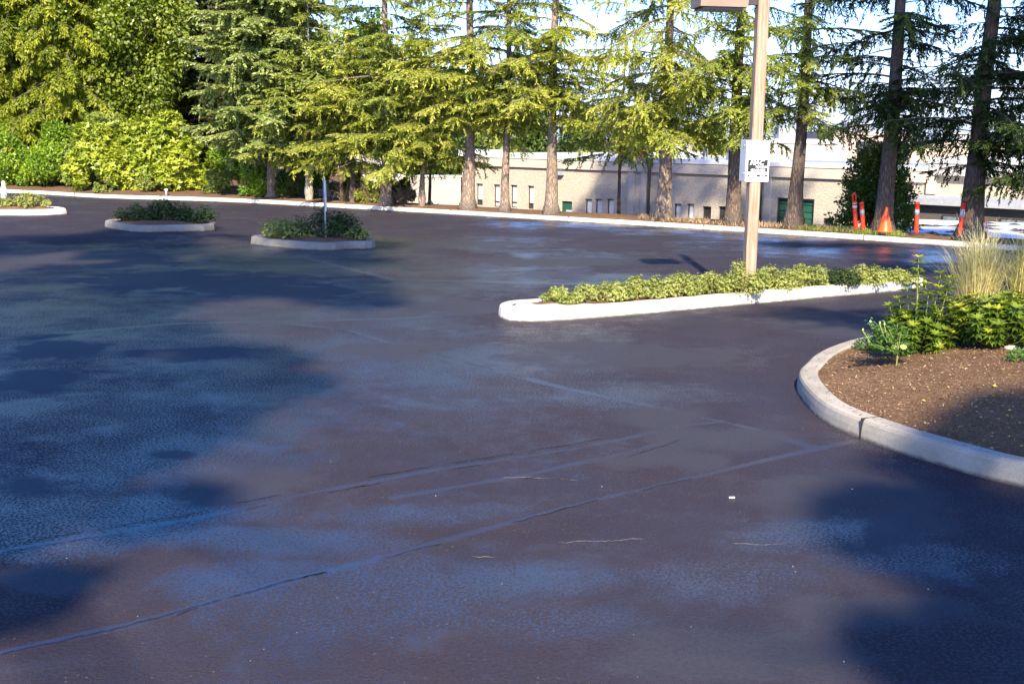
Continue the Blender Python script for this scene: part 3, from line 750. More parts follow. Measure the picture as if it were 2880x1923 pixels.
def conifer(name, label, loc, Hh, z0, Lmax, tr, seed, mat, bark, dens=1.0, lean=(0, 0), group=None, droop=0.35, bare=0.12, nb=9.0, blen=0.085, bw=0.030, wob=0.03, hang=0.25, rise=0.15, tintb=0.0, extra=None, zd=4.0, front=16, top_=0, toplo=.76):
    rs_ = np.random.RandomState(seed); rg = random.Random(seed)
    th = thing(name, label, 'tree', loc, 0, group)
    tp = trunk_pts(rg, Hh, lean, wob)
    def at(z):
        for a, c in zip(tp[:-1], tp[1:]):
            if c.z >= z: return a.lerp(c, (z - a.z) / max(c.z - a.z, 1e-6))
        return tp[-1]
    mb = MB()
    tz = [p_.z for p_ in tp]
    rad = [tr * (1 - 0.93 * max(0, z) / Hh) / (1 + .075 * max(0, z)) * (1 + 0.95 * math.exp(-max(0, z) / 0.33)) for z in tz]
    mb.tube(tp[:1] + [tp[0].lerp(tp[1], .5)] + tp[1:], rad[:1] + [tr * 1.12] + rad[1:], 12, jit=0.09, rng=rg)
    TC = []; TD = []; TL = []; TT_ = []
    zm_ = min(zd, Hh); n1_ = int((zm_ - z0) * nb * 1.9); n2_ = int(max(0, Hh - zm_) * nb * (.30 if Hh > 14 else .6))
    specs = [(z0 + (zm_ - z0 - 0.1) * ((i + rg.random()) / n1_), None, None) for i in range(n1_)]
    for _ in range(int(front)):
        specs.append((rg.uniform(z0 + .1, 4.6), -1.57 + rg.uniform(-.7, .7), rg.uniform(.5, 1.5)))
    if Hh > 14:
        z2 = 8.0; n3_ = int((z2 - zm_) * nb * .7)
        specs += [(zm_ + (z2 - zm_) * ((i + rg.random()) / n3_), None, None) for i in range(n3_)]
        for _ in range(int(top_)): specs.append((rg.uniform(Hh * toplo, Hh * .97), None, Lmax * rg.uniform(.4, 1.0)))
        n2_ = int((Hh - z2) * nb * .3); specs += [(z2 + (Hh - z2 - 0.1) * ((i + rg.random()) / n2_), None, None) for i in range(n2_)]
    else:
        specs += [(zm_ + (Hh - zm_ - 0.1) * ((i + rg.random()) / n2_), None, None) for i in range(n2_)]
    if extra: specs += extra
    for i, (z, faz, fl) in enumerate(specs):
        f = (z - z0) / (Hh - z0)
        L = Lmax * (1 - max(f, 0)) ** 0.62 * rg.choice((rg.uniform(.3, .6), rg.uniform(0.7, 1.15), rg.uniform(0.6, 1.1))) * (0.75 + 0.25 * min(1, max(f, 0) * 8)) + 0.15
        if fl: L = fl
        az = i * 2.39996 + rg.uniform(-.5, .5) if faz is None else faz
        a_ = rg.uniform(rise - 0.22, rise + 0.2); b_ = rg.uniform(droop * 0.6, droop * 1.3)
        base = at(z); pts = []; ns = 6; bend = rg.uniform(-.25, .25)
        for k in range(ns + 1):
            t = k / ns; an = az + bend * t
            pts.append(base + Vector((math.cos(an) * L * t, math.sin(an) * L * t, L * (a_ * t - b_ * t * t + 0.10 * t ** 4))))
        r0 = min(tr * 0.28, 0.008 + 0.010 * L)
        mb.tube(pts, [r0 * (1 - 0.85 * k / ns) for k in range(ns + 1)], 4, False)
        if rg.random() < bare:
            for q in range(rg.randint(2, 5)):      # dead side twigs
                t = rg.uniform(.3, .95); p0 = pts[int(t * ns)]
                mb.tube([p0, p0 + Vector((rg.uniform(-.35, .35), rg.uniform(-.35, .35), rg.uniform(-.25, .15)))], [0.006, 0.002], 3, False)
            continue
        tint = rg.uniform(-0.14, 0.14) + tintb
        t = 0.16 if L > 0.8 else 0.05
        step = 0.082 / dens
        while t < 1.0:
            k = t * ns; i0 = min(int(k), ns - 1); p0 = pts[i0].lerp(pts[i0 + 1], k - i0)
            tg = (pts[i0 + 1] - pts[i0]).normalized()
            side = Vector((-tg.y, tg.x, 0)).normalized()
            for sgn in (-1, 1):
                if rg.random() < 0.12: continue
                lt = (0.19 + 0.62 * L * 0.5 * (1 - t) * (0.4 + t)) * rg.uniform(0.6, 1.3)
                d_ = tg * rg.uniform(.5, 1.0) + side * sgn * rg.uniform(.6, 1.0) + Vector((0, 0, rg.uniform(-.55, 0.05) * (0.4 + hang)))
                if rg.random() < hang: d_ = d_ * 0.45 + Vector((0, 0, -rg.uniform(.6, 1.1)))
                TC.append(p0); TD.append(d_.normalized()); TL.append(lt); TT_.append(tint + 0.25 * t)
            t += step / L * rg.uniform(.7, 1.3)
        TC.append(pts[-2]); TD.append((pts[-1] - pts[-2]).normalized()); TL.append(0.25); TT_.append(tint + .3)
    mb.build('trunk', bark, th, True)
    TC = np.array([tuple(q) for q in TC]); TD = np.array([tuple(q) for q in TD]); TL = np.array(TL); TT_ = np.array(TT_)
    nbld = np.maximum(4, (TL / 0.022).astype(int) * 2)
    idx = np.repeat(np.arange(len(TC)), nbld)
    off = np.concatenate([np.arange(k) for k in nbld])
    u = (off // 2 + rs_.rand(len(off)) * .6) / np.maximum(1, nbld[idx] // 2)
    sg = np.where(off % 2 == 0, 1.0, -1.0)
    D0 = TD[idx]; C = TC[idx] + D0 * (TL[idx] * u)[:, None]
    C[:, 2] -= 0.12 * TL[idx] * u ** 2
    S = nrm(np.cross(D0, np.array([0, 0, 1.0])) + rs_.normal(0, .25, D0.shape))
    D = nrm(D0 * rs_.uniform(.6, 1.1, (len(C), 1)) + S * sg[:, None] * rs_.uniform(.35, .9, (len(C), 1)) + rs_.normal(0, .18, D0.shape) + np.array([0, 0, -.08]))
    N_ = nrm(np.array([0, 0, 1.0]) + rs_.normal(0, .55, D0.shape))
    n2 = len(C)
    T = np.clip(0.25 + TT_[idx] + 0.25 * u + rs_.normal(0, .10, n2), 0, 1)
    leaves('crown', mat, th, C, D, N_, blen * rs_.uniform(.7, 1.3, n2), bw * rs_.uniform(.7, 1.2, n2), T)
    return th

def broadleaf(name, label, loc, Hh, tr, blobs, n, L, W, mat, bark, seed, group=None, droop=0.0, shell=0.35, up=0.2, cat='tree', lean=(0, 0), top=None):
    rs_ = np.random.RandomState(seed); rg = random.Random(seed)
    th = thing(name, label, cat, loc, 0, group)
    tp = trunk_pts(rg, top or Hh * 0.85, lean, 0.06); mb = MB()
    mb.tube(tp, [tr * (1 - 0.85 * max(0, q.z) / Hh) * (1 + .6 * math.exp(-max(0, q.z) / .25)) for q in tp], 10, jit=.08, rng=rg)
    for b in blobs:
        zt = max(0.4, b[2] - b[3] * rg.uniform(.6, 1.3)); zt = min(zt, tp[-1].z * .97)
        k = min(range(len(tp)), key=lambda i: abs(tp[i].z - zt)); p0 = tp[k]; e = Vector(b[:3])
        mid = p0.lerp(e, .5) + Vector((rg.uniform(-.15, .15), rg.uniform(-.15, .15), .15))
        r0 = min(tr * .4, .02 + .02 * (e - p0).length)
        mb.tube([p0, mid, e, e + (e - mid) * .5], [r0, r0 * .7, r0 * .4, r0 * .15], 5, False)
        for _ in range(4):
            q = e + Vector((rg.uniform(-1, 1), rg.uniform(-1, 1), rg.uniform(-.7, .9))) * b[3] * .8
            mb.tube([mid, mid.lerp(q, .6) + Vector((0, 0, .05)), q], [r0 * .4, r0 * .25, r0 * .08], 3, False)
    mb.build('trunk', bark, th, True)
    leaves('crown', mat, th, *blob_leaves(rs_, blobs, n, L, W, up, droop, shell, 0, 0.15))
    return th
def crown_blobs(seed, zc0, zc1, Rr, n, r0=0.9, r1=1.5, cx=0, cy=0, prof=None, rz=0.85):
    rg = random.Random(seed); out = []
    for i in range(n):
        t = (i + rg.random()) / n; z = zc0 + (zc1 - zc0) * t
        e = Rr * (prof(t) if prof else math.sqrt(max(0.05, 1 - (2 * t - 0.9) ** 2)))
        a = i * 2.4 + rg.uniform(-.4, .4); q = e * math.sqrt(rg.uniform(.25, 1))
        r_ = rg.uniform(r0, r1)
        out.append((cx + q * math.cos(a), cy + q * math.sin(a), z, r_, r_ * rz))
    return out

# ---------------------------------------------------------------- row of conifers behind the far kerb
# px x of base, px y, height, first branch, spread, trunk radius, material, bark, density, lean x, extras, label
GRP = 'conifers in a row behind the far kerb'
def base_at(px, py, d):
    g = G(px, py, 0.14); x = g.x; y = float(K(x)) + d
    x2 = x * y / g.y
    y = float(K(x2)) + d
    return x2, y
rows = [
 (622, 455, 12.5, 1.2, 2.7, .155, M_blue, M_bark, 1.25, 0.004, dict(nb=20, bare=.0, hang=.15, droop=.30, blen=.09, bw=.042, zd=12), 'dense blue green spruce with flared trunk, left end of the row'),
 (710, 460, 6.8, 1.15, 2.1, .10, M_needle2, M_barkp, 1.1, 0.0, dict(nb=11, bare=.05), 'slim conifer with pale smooth trunk beside the blue spruce'),
 (806, 468, 5.8, 1.0, 2.1, .085, M_needle, M_barkd, 1.1, 0.004, dict(nb=11, bare=.05), 'conifer with thin dark trunk, behind the thin metal post'),
 (885, 473, 18.0, 1.15, 2.2, .155, M_needle2, M_bark, 1.05, 0.002, dict(nb=9, bare=.12), 'tall conifer with broad straight trunk, third gap right of the spruce'),
 (968, 476, 5.4, 1.1, 1.9, .075, M_needle, M_bark, 1.05, -0.004, dict(nb=11, bare=.06), 'thin trunked conifer just left of the grey building corner'),
 (1075, 483, 19, 2.2, 2.3, .165, M_needle, M_bark, 1.0, 0.0, dict(nb=9.5, bare=.12, front=22, top_=8), 'conifer with trunk swept at its foot, at the building left corner'),
 (1160, 490, 18, 2.3, 1.6, .11, M_needle2, M_bark, 0.95, 0.0, dict(nb=9, bare=.12, front=16, top_=4), 'narrow conifer crossing the four slit windows'),
 (1261, 496, 19.5, 2.2, 2.1, .15, M_needle, M_bark, 1.0, 0.008, dict(nb=9.5, bare=.12, front=22, top_=8), 'conifer left of the small green door'),
 (1517, 508, 21, 1.95, 2.7, .165, M_needle, M_bark, .95, 0.008, dict(nb=10.5, bare=.12, droop=.45, hang=.4, front=22, top_=30), 'wide drooping conifer between the white windows and dark doors'),
 (1675, 515, 23.5, 2.2, 1.9, .165, M_needle2, M_barkd, 0.85, 0.004, dict(nb=8.5, bare=.16, hang=.35, front=16, top_=75), 'conifer just left of the lamp post'),
 (1818, 524, 23, 2.3, 2.0, .165, M_needle2, M_barkd, 0.85, 0.012, dict(nb=7, bare=.2, hang=.4, top_=75), 'leaning conifer standing in front of the green garage door'),
 (2032, 530, 21.5, 2.2, 2.5, .18, M_needle_shade, M_barkd, .85, 0.0, dict(nb=7, bare=.25, top_=80, toplo=.4, droop=.3, hang=.45), 'dark sparse conifer behind the orange traffic cone'),
 (2225, 545, 21, 1.4, 2.6, .215, M_needle_shade, M_barkd, .85, 0.022, dict(nb=7, bare=.25, top_=80, toplo=.4, droop=.3, hang=.45), 'thickest dark conifer, right of the cones'),
 (2440, 560, 19.5, 1.2, 2.5, .19, M_needle_shade, M_barkd, 0.9, 0.0, dict(nb=7.5, top_=80, toplo=.4, bare=.2, droop=.35, hang=.45), 'dark conifer reaching in from the right edge of the photo'),
]
TR = []
for i, (px, py, Hh, z0, Lm, tr, mt, bk_, de, ln, kw, lab) in enumerate(rows):
    x, y = base_at(px, py, [0.75, .6, .55, .6, .6, .55, .55, .55, .6, .6, .55, .75, .8, .9][i])
    TR.append((x, y))
    conifer('conifer_tree', lab, (x, y, 0.13), Hh, z0, Lm, tr, 100 + i, mt, bk_, de, (ln, 0), GRP, **kw)
# sparse extra conifers standing a little behind the row
for i, (px, yy, Hh, z0, Lm, tr, mt, lab) in enumerate([
        (985, 37, 9.5, 3.5, 2.0, .07, M_needle2, 'thin conifer rising behind the row, left of the grey building'),
        (1420, 32.0, 8.5, 2.4, 2.4, .06, M_needle2, 'conifer behind the row above the three white windows'),
        (700, 40.0, 13.0, 2.5, 2.8, .16, M_needle2, 'tall conifer behind the blue spruce')]):
    g = G(px, 500, 0); x = g.x * yy / g.y
    zb = TZ(x, yy)
    conifer('conifer_tree', lab, (x, yy, zb), Hh - zb, z0, Lm, tr, 140 + i, mt, M_barkd, 0.95, (0, 0), 'thin conifers on the slope behind the row', nb=5, bare=.15, hang=.35)

# ---------------------------------------------------------------- left wall of trees and hedge
def atx(px, y): 
    g = G(px, 520, 0); return g.x * y / g.y
# cedar with drooping sprays
for i, (px, yy, lab, Lm) in enumerate([(60, 42.0, 'western cedar with drooping sprays, top left corner', 3.2), (165, 41.2, 'cedar with hanging sprays beside the birch', 2.2), (-90, 42.5, 'cedar with hanging sprays beyond the left edge', 3.0)]):
    conifer('cedar_tree', lab, (atx(px, yy), yy, .2), 11.5, 1.0, Lm, .22, 160 + i, M_cedar, M_barkd, 0.8, (0, 0), 'cedars at the left edge', droop=.6, bare=.0, nb=13, blen=.15, bw=.055, hang=.9, rise=.1, zd=8)
def bl(seed, zc0, zc1, Rr, n, **k): return crown_blobs(seed, zc0, zc1, Rr, n, **k)
for i, (px, yy, Hh, zc0, Rr, mt, n_, lab) in enumerate([
        (235, 43.0, 11.5, 2.2, 2.5, M_birch, 60000, 'leafy birch with glossy light green leaves above the hedge'),
        (330, 42.5, 11.5, 2.0, 2.2, M_birch, 50000, 'birch with hanging leafy branches, right of the first'),
        (425, 44.5, 11.0, 1.5, 2.6, M_shadeleaf, 50000, 'dark shaded broadleaf tree between birch and blue spruce'),
        (520, 46.5, 10.5, 1.5, 2.7, M_shadeleaf, 40000, 'dark broadleaf tree half hidden behind the blue spruce'),
        (20, 46, 16.0, 2.0, 3.2, M_birch, 40000, 'tall broadleaf tree behind the cedar at the far left')]):
    bb = bl(200 + i, zc0 - .6, Hh - 1.2, Rr, 110, r0=.28, r1=.72, rz=1.5)
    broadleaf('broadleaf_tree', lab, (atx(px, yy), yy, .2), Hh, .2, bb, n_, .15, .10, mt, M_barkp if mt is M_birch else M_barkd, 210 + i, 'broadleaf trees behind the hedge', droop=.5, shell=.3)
def hedge(name, px0, px1, yy, hgt, mat, n_, L, W, seed, lab, ros=0, grp=None, depth=1.0, ground=0.15, fold=0.0, stems=8):
    x0, x1 = atx(px0, yy), atx(px1, yy); wd = (x1 - x0) / 2; rg = random.Random(seed); blobs = []
    k = max(6, int(wd * 13))
    for i in range(k * 2):
        t = rg.uniform(-1, 1); zt = rg.uniform(.14, .82)
        e = (max(0.05, 1 - abs(t) ** 3.5)) ** .5 * rg.uniform(.86, 1.06)
        r_ = hgt * rg.uniform(.11, .2)
        blobs.append((t * (wd - r_ * .6), rg.uniform(-.5, .4) * depth - .25 * depth * (1 - zt), hgt * zt * e + r_ * .1, r_, r_ * .9))
    return bush(name, lab, 'shrub', ((x0 + x1) / 2, yy, ground), blobs, n_, L, W, mat, seed, grp, rosette=ros, stems=stems, shell=.55, fold=fold)
GH = 'hedge shrubs along the left kerb'
hedge('laurel_shrub', -130, -10, 41.2, 2.6, M_laurel, 14000, .12, .06, 301, 'bright green laurel shrub cut by the left edge of the photo', 0, GH)
hedge('laurel_shrub', -20, 92, 39.6, 2.55, M_laurel, 17000, .12, .06, 302, 'bright green laurel shrub under the drooping cedar', 0, GH)
hedge('laurel_shrub', 70, 172, 39.2, 2.2, M_laurel, 16000, .12, .06, 303, 'bright green laurel shrub next to the yellow rhododendron', 0, GH)
hedge('rhododendron_shrub', 158, 345, 39.2, 2.95, M_olive, 24000, .12, .045, 304, 'olive green rhododendron at the back left of the yellow ones', 6, GH)
hedge('rhododendron_shrub', 172, 365, 37.7, 2.45, M_rhodo, 26000, .15, .065, 305, 'yellow green rhododendron mound, left of the pair', 6, GH, 1.1)
hedge('rhododendron_shrub', 290, 495, 37.5, 2.6, M_rhodo, 28000, .15, .065, 306, 'taller yellow green rhododendron mound, right of the pair', 6, GH, 1.1)
hedge('rounded_shrub', 478, 548, 36.3, 1.0, M_olive, 9000, .07, .04, 307, 'small rounded light green shrub right of the rhododendrons', 5, GH, .6)
hedge('leafy_shrub', 488, 620, 38.4, 2.0, M_laurel, 15000, .10, .05, 308, 'green leafy shrub in the shade left of the spruce trunk', 0, GH)
hedge('low_shrub', 222, 262, 36.55, .55, M_olive, 3500, .05, .02, 309, 'small brownish low shrub at the foot of the left rhododendron', 6, GH, .3)
hedge('low_shrub', 315, 358, 36.5, .7, M_olive, 3500, .05, .02, 310, 'small brownish low shrub at the foot of the right rhododendron', 6, GH, .3)
GU = 'undergrowth behind the conifer trunks'
for i, (p0, p1, d, hh, mt, lab) in enumerate([
        (555, 615, 1.2, 1.0, M_laurel, 'low green bush left of the flared spruce trunk'),
        (628, 700, 1.5, 1.1, M_under, 'dark scrub between the spruce and pale trunk'),
        (712, 780, 1.7, .95, M_under, 'dark green bush right of the pale smooth trunk'),
        (770, 850, 2.3, .9, M_under, 'dark bush behind the thin dark trunk'),
        (818, 880, 0.9, .75, M_needle, 'low yellow green conifer sapling left of the broad trunk'),
        (890, 955, 1.5, .8, M_under, 'dark scrubby bush right of the broad trunk'),
        (968, 1052, 5.0, 1.55, M_laurel, 'bright green bush beside the corner of the grey building')]):
    pm = (p0 + p1) / 2; g = G(pm, 480, 0); y = float(K(g.x)) + d; zz = TZ(atx(pm, y), y)
    hedge('undergrowth_bush', p0, p1, y, hh, mt, 6500, .09, .04, 330 + i, lab, 0, GU, .4, zz)

# tall dark green shrub in front of the building right of garage door
x, y = base_at(1975, 540, 2.6)
bb = crown_blobs(77, .2, 2.0, .8, 30, r0=.22, r1=.42, prof=lambda t: 1.25 - .8 * t)
broadleaf('tall_shrub', 'tall dark green leafy shrub behind the two leaning delineators', (x, y, TZ(x, y)), 2.2, .05, bb, 16000, .085, .045, M_under, M_barkd, 78, cat='shrub', shell=.2)

# ---------------------------------------------------------------- distant woodland
GD = 'distant trees behind the buildings'
for i, (px, yy, Hh, lab) in enumerate([
        (650, 66, 14, 'distant conifer seen behind the blue spruce'), (760, 70, 12, 'distant conifer above the pale wall, left one'),
        (850, 68, 13, 'distant conifer above the pale wall, middle one'), (930, 72, 11.5, 'distant conifer above the pale wall, right one'),
        (1010, 69, 10.0, 'distant conifer just left of the grey building'), (1110, 84, 9.5, 'distant conifer over the left end of the grey roof'),
        (1330, 95, 8.5, 'distant conifer over the middle of the grey roof'), (1620, 110, 8.5, 'distant conifer on the skyline left of the lamp post'),
        (1220, 98, 8.8, 'distant conifer near the roof pipes'), (1450, 100, 8.3, 'distant conifer over the white windows')]):
    bb = crown_blobs(400 + i, 1.0, Hh - .8, 2.6, 22, r0=.8, r1=1.5, prof=lambda t: 1.15 - .95 * t, rz=1.2)
    broadleaf('distant_tree', lab, (atx(px, yy), yy, -3.8), Hh, .22, bb, 7000, .38, .22, M_needle2 if i % 2 else M_under, M_barkd, 400 + i, GD, droop=.5, shell=.2)

# ---------------------------------------------------------------- grey building
A = Vector((-2.7, 60.0)); Cc = Vector((15.4, 43.75))
u = (Cc - A).normalized(); ang = math.atan2(u.y, u.x); nn = Vector((-u.y, u.x))  # back direction
def FP(px, py):
    d = ray(px, py); den = d.x * nn.x + d.y * nn.y; t = (A.dot(nn)) / den
    P = Vector((0, 0, H)) + d * t
    return (P.to_2d() - A).dot(u), P.z
def FZ(px, py): return FP(px, py)[1]
S1 = (Cc - A).length; ZT = 0.5 * (FZ(1080, 350) + FZ(1700, 368)); ZB = -4.1
bd = thing('grey_building', 'long low grey aggregate building with white coping behind the trees', 'building', (A.x, A.y, 0), ang)
holes = []
def win(px0, px1, py0, py1, kind):
    s0, za = FP(px0, py0); s1, _ = FP(px1, py0); _, zb = FP(px0, py1)
    holes.append((s0, s1, zb, za, kind))
for a, c, y0, y1 in ((1092, 1107, 420, 469), (1132, 1146, 422, 473), (1171, 1186, 423, 475), (1210, 1224, 425, 478)): win(a, c, y0, y1, 'slit')
win(1288, 1312, 460, 512, 'door')
for a, c in ((1342, 1358), (1365, 1381), (1392, 1408)): win(a, c, 455, 507, 'white')
for a, c in ((1524, 1536), (1546, 1562), (1576, 1592)): win(a, c, 466, 522, 'white')
for a, c in ((1611, 1631), (1648, 1668)): win(a, c, 472, 535, 'dark')
win(1783, 1868, 452, 545, 'garage'); win(1889, 1912, 499, 545, 'small')
def wall_holes(s0, s1, z0, z1, holes, depth):
    xs_ = sorted({s0, s1, *[h[0] for h in holes], *[h[1] for h in holes]}); zs_ = sorted({z0, z1, *[h[2] for h in holes], *[h[3] for h in holes]})
    mb = MB(); g = {}
    def v(x, z, y=0.0):
        k_ = (round(x, 5), round(z, 5), y)
        if k_ not in g: g[k_] = len(mb.v); mb.v.append((x, y, z))
        return g[k_]
    for a, c in zip(xs_[:-1], xs_[1:]):
        for e, f in zip(zs_[:-1], zs_[1:]):
            mx, mz = (a + c) / 2, (e + f) / 2
            if any(h[0] < mx < h[1] and h[2] < mz < h[3] for h in holes): continue
            mb.f.append((v(a, e), v(c, e), v(c, f), v(a, f)))
    for h in holes:
        x0_, x1_, a_, b_ = h[:4]; d = depth
        mb.add([(x0_, 0, a_), (x1_, 0, a_), (x1_, 0, b_), (x0_, 0, b_), (x0_, d, a_), (x1_, d, a_), (x1_, d, b_), (x0_, d, b_)], [(0, 4, 5, 1), (1, 5, 6, 2), (2, 6, 7, 3), (3, 7, 4, 0)])
    return mb
zled = FZ(1100, 379); zcap = ZT - 0.19
wl = wall_holes(0, S1, ZB, zled, holes, 0.22)
D_ = 22.0
wl.add([(0, 0, ZB), (0, 0, zled), (0, D_, zled), (0, D_, ZB)], [(0, 1, 2, 3)])
wl.add([(S1, 0, ZB), (S1, 0, zled), (S1, D_, zled), (S1, D_, ZB)], [(3, 2, 1, 0)])
wl.add([(0, D_, ZB), (0, D_, zled), (S1, D_, zled), (S1, D_, ZB)], [(0, 1, 2, 3)])
wall = wl.build('wall', M_wall, bd)
pb = MB(); pb.box(-0.08, S1 + .08, -0.12, 0.25, zled, zcap); pb.box(-0.08, 0.25, 0.25, D_, zled, zcap); pb.box(S1 - .25, S1 + .08, .25, D_, zled, zcap)
pb.box(-.08, S1 + .08, D_, D_ + .25, zled, zcap)
par = pb.build('parapet', M_band, bd)
cp = MB(); s_ = FP(1157, 352)[0]
cp.box(-0.12, s_, -0.16, 0.30, zcap, ZT + .2); cp.box(s_, S1 + .12, -0.155, 0.29, zcap, ZT)
cp.box(-0.12, .30, .30, D_ + .3, zcap, ZT); cp.box(S1 - .3, S1 + .12, .29, D_ + .3, zcap, ZT); cp.build('coping', M_cap, par)
rf = MB(); rf.box(.25, S1 - .25, .25, D_, zled, zled + .3); rf.build('roof', M_grey, bd)
for (s0, s1, za, zb, kind) in holes:
    if kind in ('slit', 'white', 'dark'):
        fr = MB(); b_ = 0.05
        fr.box(s0, s0 + b_, .10, .16, za, zb); fr.box(s1 - b_, s1, .10, .16, za, zb)
        fr.box(s0 + b_, s1 - b_, .10, .16, zb - b_, zb); fr.box(s0 + b_, s1 - b_, .10, .16, za, za + b_)
        zm = za + (zb - za) * (.24 if kind != 'white' else .2)
        if kind != 'dark': fr.box(s0 + b_, s1 - b_, .10, .16, zm - b_, zm + b_ * .5)
        wf = fr.build('window', M_frame, bd)
        g = MB(); g.box(s0 + b_, s1 - b_, .13, .15, zm + b_ * .5 if kind != 'dark' else za + b_, zb - b_); g.build('pane', M_glass if kind == 'dark' else M_blind, wf)
        if kind != 'dark':
            g = MB(); g.box(s0 + b_, s1 - b_, .13, .15, za + b_, zm - b_); g.build('lower_pane', M_glass if kind == 'slit' and rng.random() < .6 else M_blind, wf)
    elif kind == 'door':
        g = MB(); g.cbox(s0 + .04, s1 - .04, .10, .15, za, zb - .04, .01); dr = g.build('door', M_green, bd)
        f = MB(); f.box(s0, s0 + .04, .05, .18, za, zb); f.box(s1 - .04, s1, .05, .18, za, zb); f.box(s0 + .04, s1 - .04, .05, .18, zb - .04, zb); f.build('door_frame', M_green, dr)
        pz = zb - (zb - za) * .42; ps = (s0 + s1) / 2
        f = MB(); f.box(ps - .1, ps + .25, .085, .1, pz - .06, pz + .03); f.build('door_sign', M_white, dr)
        f = MB(); f.box(s0 + .1, s0 + .3, .075, .1, pz - .22, pz - .14); f.build('handle', M_farb, dr)
    else:
        k = 6 if kind == 'garage' else 3; g = MB(); hh = (zb - za) / k
        for i in range(k): g.cbox(s0 + .05, s1 - .05, .14, .19, za + i * hh + .012, za + (i + 1) * hh - .012, .012)
        dr = g.build('garage_door' if kind == 'garage' else 'side_door', M_green, bd)
        f = MB(); f.box(s0, s0 + .05, .03, .2, za, zb); f.box(s1 - .05, s1, .03, .2, za, zb); f.box(s0 + .05, s1 - .05, .03, .2, zb - .06, zb); f.box(s0, s1, .19, .21, za, zb - .06); f.build('door_frame', M_frame, dr)
# pilasters, downpipes, vent light, roof pipes
for px in (1448, 1478, 1762): 
    s0, _ = FP(px, 420); f = MB(); f.box(s0 - .16, s0 + .16, -.07, .0, ZB, zled); f.build('pilaster', M_band, bd)
for px in (1494, 1751):
    s0, _ = FP(px, 420); f = MB(); f.tube([(s0, -.2, ZB), (s0, -.2, zled + .3)], [.075, .075], 8)
    f.box(s0 - .14, s0 + .14, -.32, -.12, zled + .25, zled + .6); f.build('downpipe', M_frame, bd)
s0, z0w = FP(1286, 398); f = MB(); f.box(s0 - .22, s0 + .22, -.22, 0, z0w - .06, z0w + .12); f.build('wall_light', M_grey, bd)
for px, h_ in ((1257, .55), (1545, .35), (1600, .4)):
    s0, _ = FP(px, 370); f = MB(); f.tube([(s0, 2.5, zled + .2), (s0, 2.5, ZT + h_)], [.11, .11], 10); f.tube([(s0, 2.5, ZT + h_), (s0, 2.5, ZT + h_ + .12)], [.17, .17], 10); f.build('roof_pipe', M_steel, bd)
for px0, px1, h_, mt in ((1280, 1300, .1, M_redm), (1380, 1400, .45, M_cap), (1560, 1640, .35, M_farb)):
    s0 = FP(px0, 370)[0]; s1 = FP(px1, 370)[0]; f = MB(); f.cbox(s0, s1, 5, 6.5, zled + .3, ZT + h_ + .15, .04); f.build('roof_unit', mt, bd)

# right wing with higher white coping and a canopy
B0 = Vector((15.6, 43.6)); rw = thing('annex_building', 'grey annex with stained white fascia and long white canopy at right', 'building', (B0.x, B0.y, 0), ang)
zt2 = 1.50; Lw = 26.0
f = MB(); f.box(0, Lw, .3, 16, ZB, .85); wl2 = f.build('wall', M_wall, rw)
f = MB(); f.box(-.05, Lw, 0, 16.2, .85, zt2 - .2); pr = f.build('fascia', stucco_mat('stained_fascia', (0.50, 0.49, 0.48), .1), rw)
f = MB(); f.box(-.1, Lw, -.05, 16.3, zt2 - .2, zt2); f.build('coping', M_cap, pr)
f = MB(); f.box(-1.0, Lw, -2.6, .3, -.12, .10); cn = f.build('canopy', M_grey, rw)  # white canopy coloured grey, the shade on it put into the colour
f = MB(); f.box(-0.9, Lw, -2.3, -2.1, ZB, -.12); lw_ = f.build('lower_wall', stucco_mat('dark_lower_wall', (0.12, 0.105, 0.09), .4), rw)
f = MB(); f.box(-.15, .15, .05, .3, .14, .85); f.build('corner_pilaster', M_band, rw)
for i in range(9):
    s0 = -0.5 + i * 2.0; f = MB(); f.box(s0, s0 + 1.1, -2.36, -2.30, -1.3, -.45); q = f.build('window', M_frame, rw)
    f = MB(); f.box(s0 + .06, s0 + .52, -2.38, -2.365, -1.24, -.51); f.box(s0 + .58, s0 + 1.04, -2.38, -2.365, -1.24, -.51); f.build('pane', plain('blue_grey_glass', (.16, .19, .22), .12, nz=.3, spec=.8), q)
f = MB(); f.tube([(6.2, -.1, -.1), (6.2, -.1, 1.3)], [.05, .05], 8); f.build('downpipe', M_frame, rw)

# low outbuilding with a white roof littered with debris
p00 = G(2000, 540, -.5); p01 = G(2048, 500, -.5)
ob = thing('outbuilding', 'low outbuilding with white membrane roof and dark debris, right edge', 'building', (p00.x, p00.y, -.5))
bl_ = Vector((0, 0)); tl_ = Vector((p01.x - p00.x, p01.y - p00.y)); ux = Vector((.86, -.30)).normalized() * 24
pts = [bl_, bl_ + ux, tl_ + ux * 1.05, tl_]
f = MB(); f.add([(q.x, q.y, 0) for q in pts] + [(q.x, q.y, -.16) for q in pts], [(0, 1, 2, 3), (7, 6, 5, 4), (0, 4, 5, 1), (1, 5, 6, 2), (2, 6, 7, 3), (3, 7, 4, 0)])
f.build('roof', M_memb, ob)
cen = sum(pts, Vector((0, 0))) / 4; pin = [cen + (q - cen) * .985 for q in pts]
f = MB(); f.add([(q.x, q.y, -.16) for q in pin] + [(q.x, q.y, -3.6) for q in pin], [(0, 4, 5, 1), (1, 5, 6, 2), (2, 6, 7, 3), (3, 7, 4, 0)]); f.build('wall', M_wallw, ob)
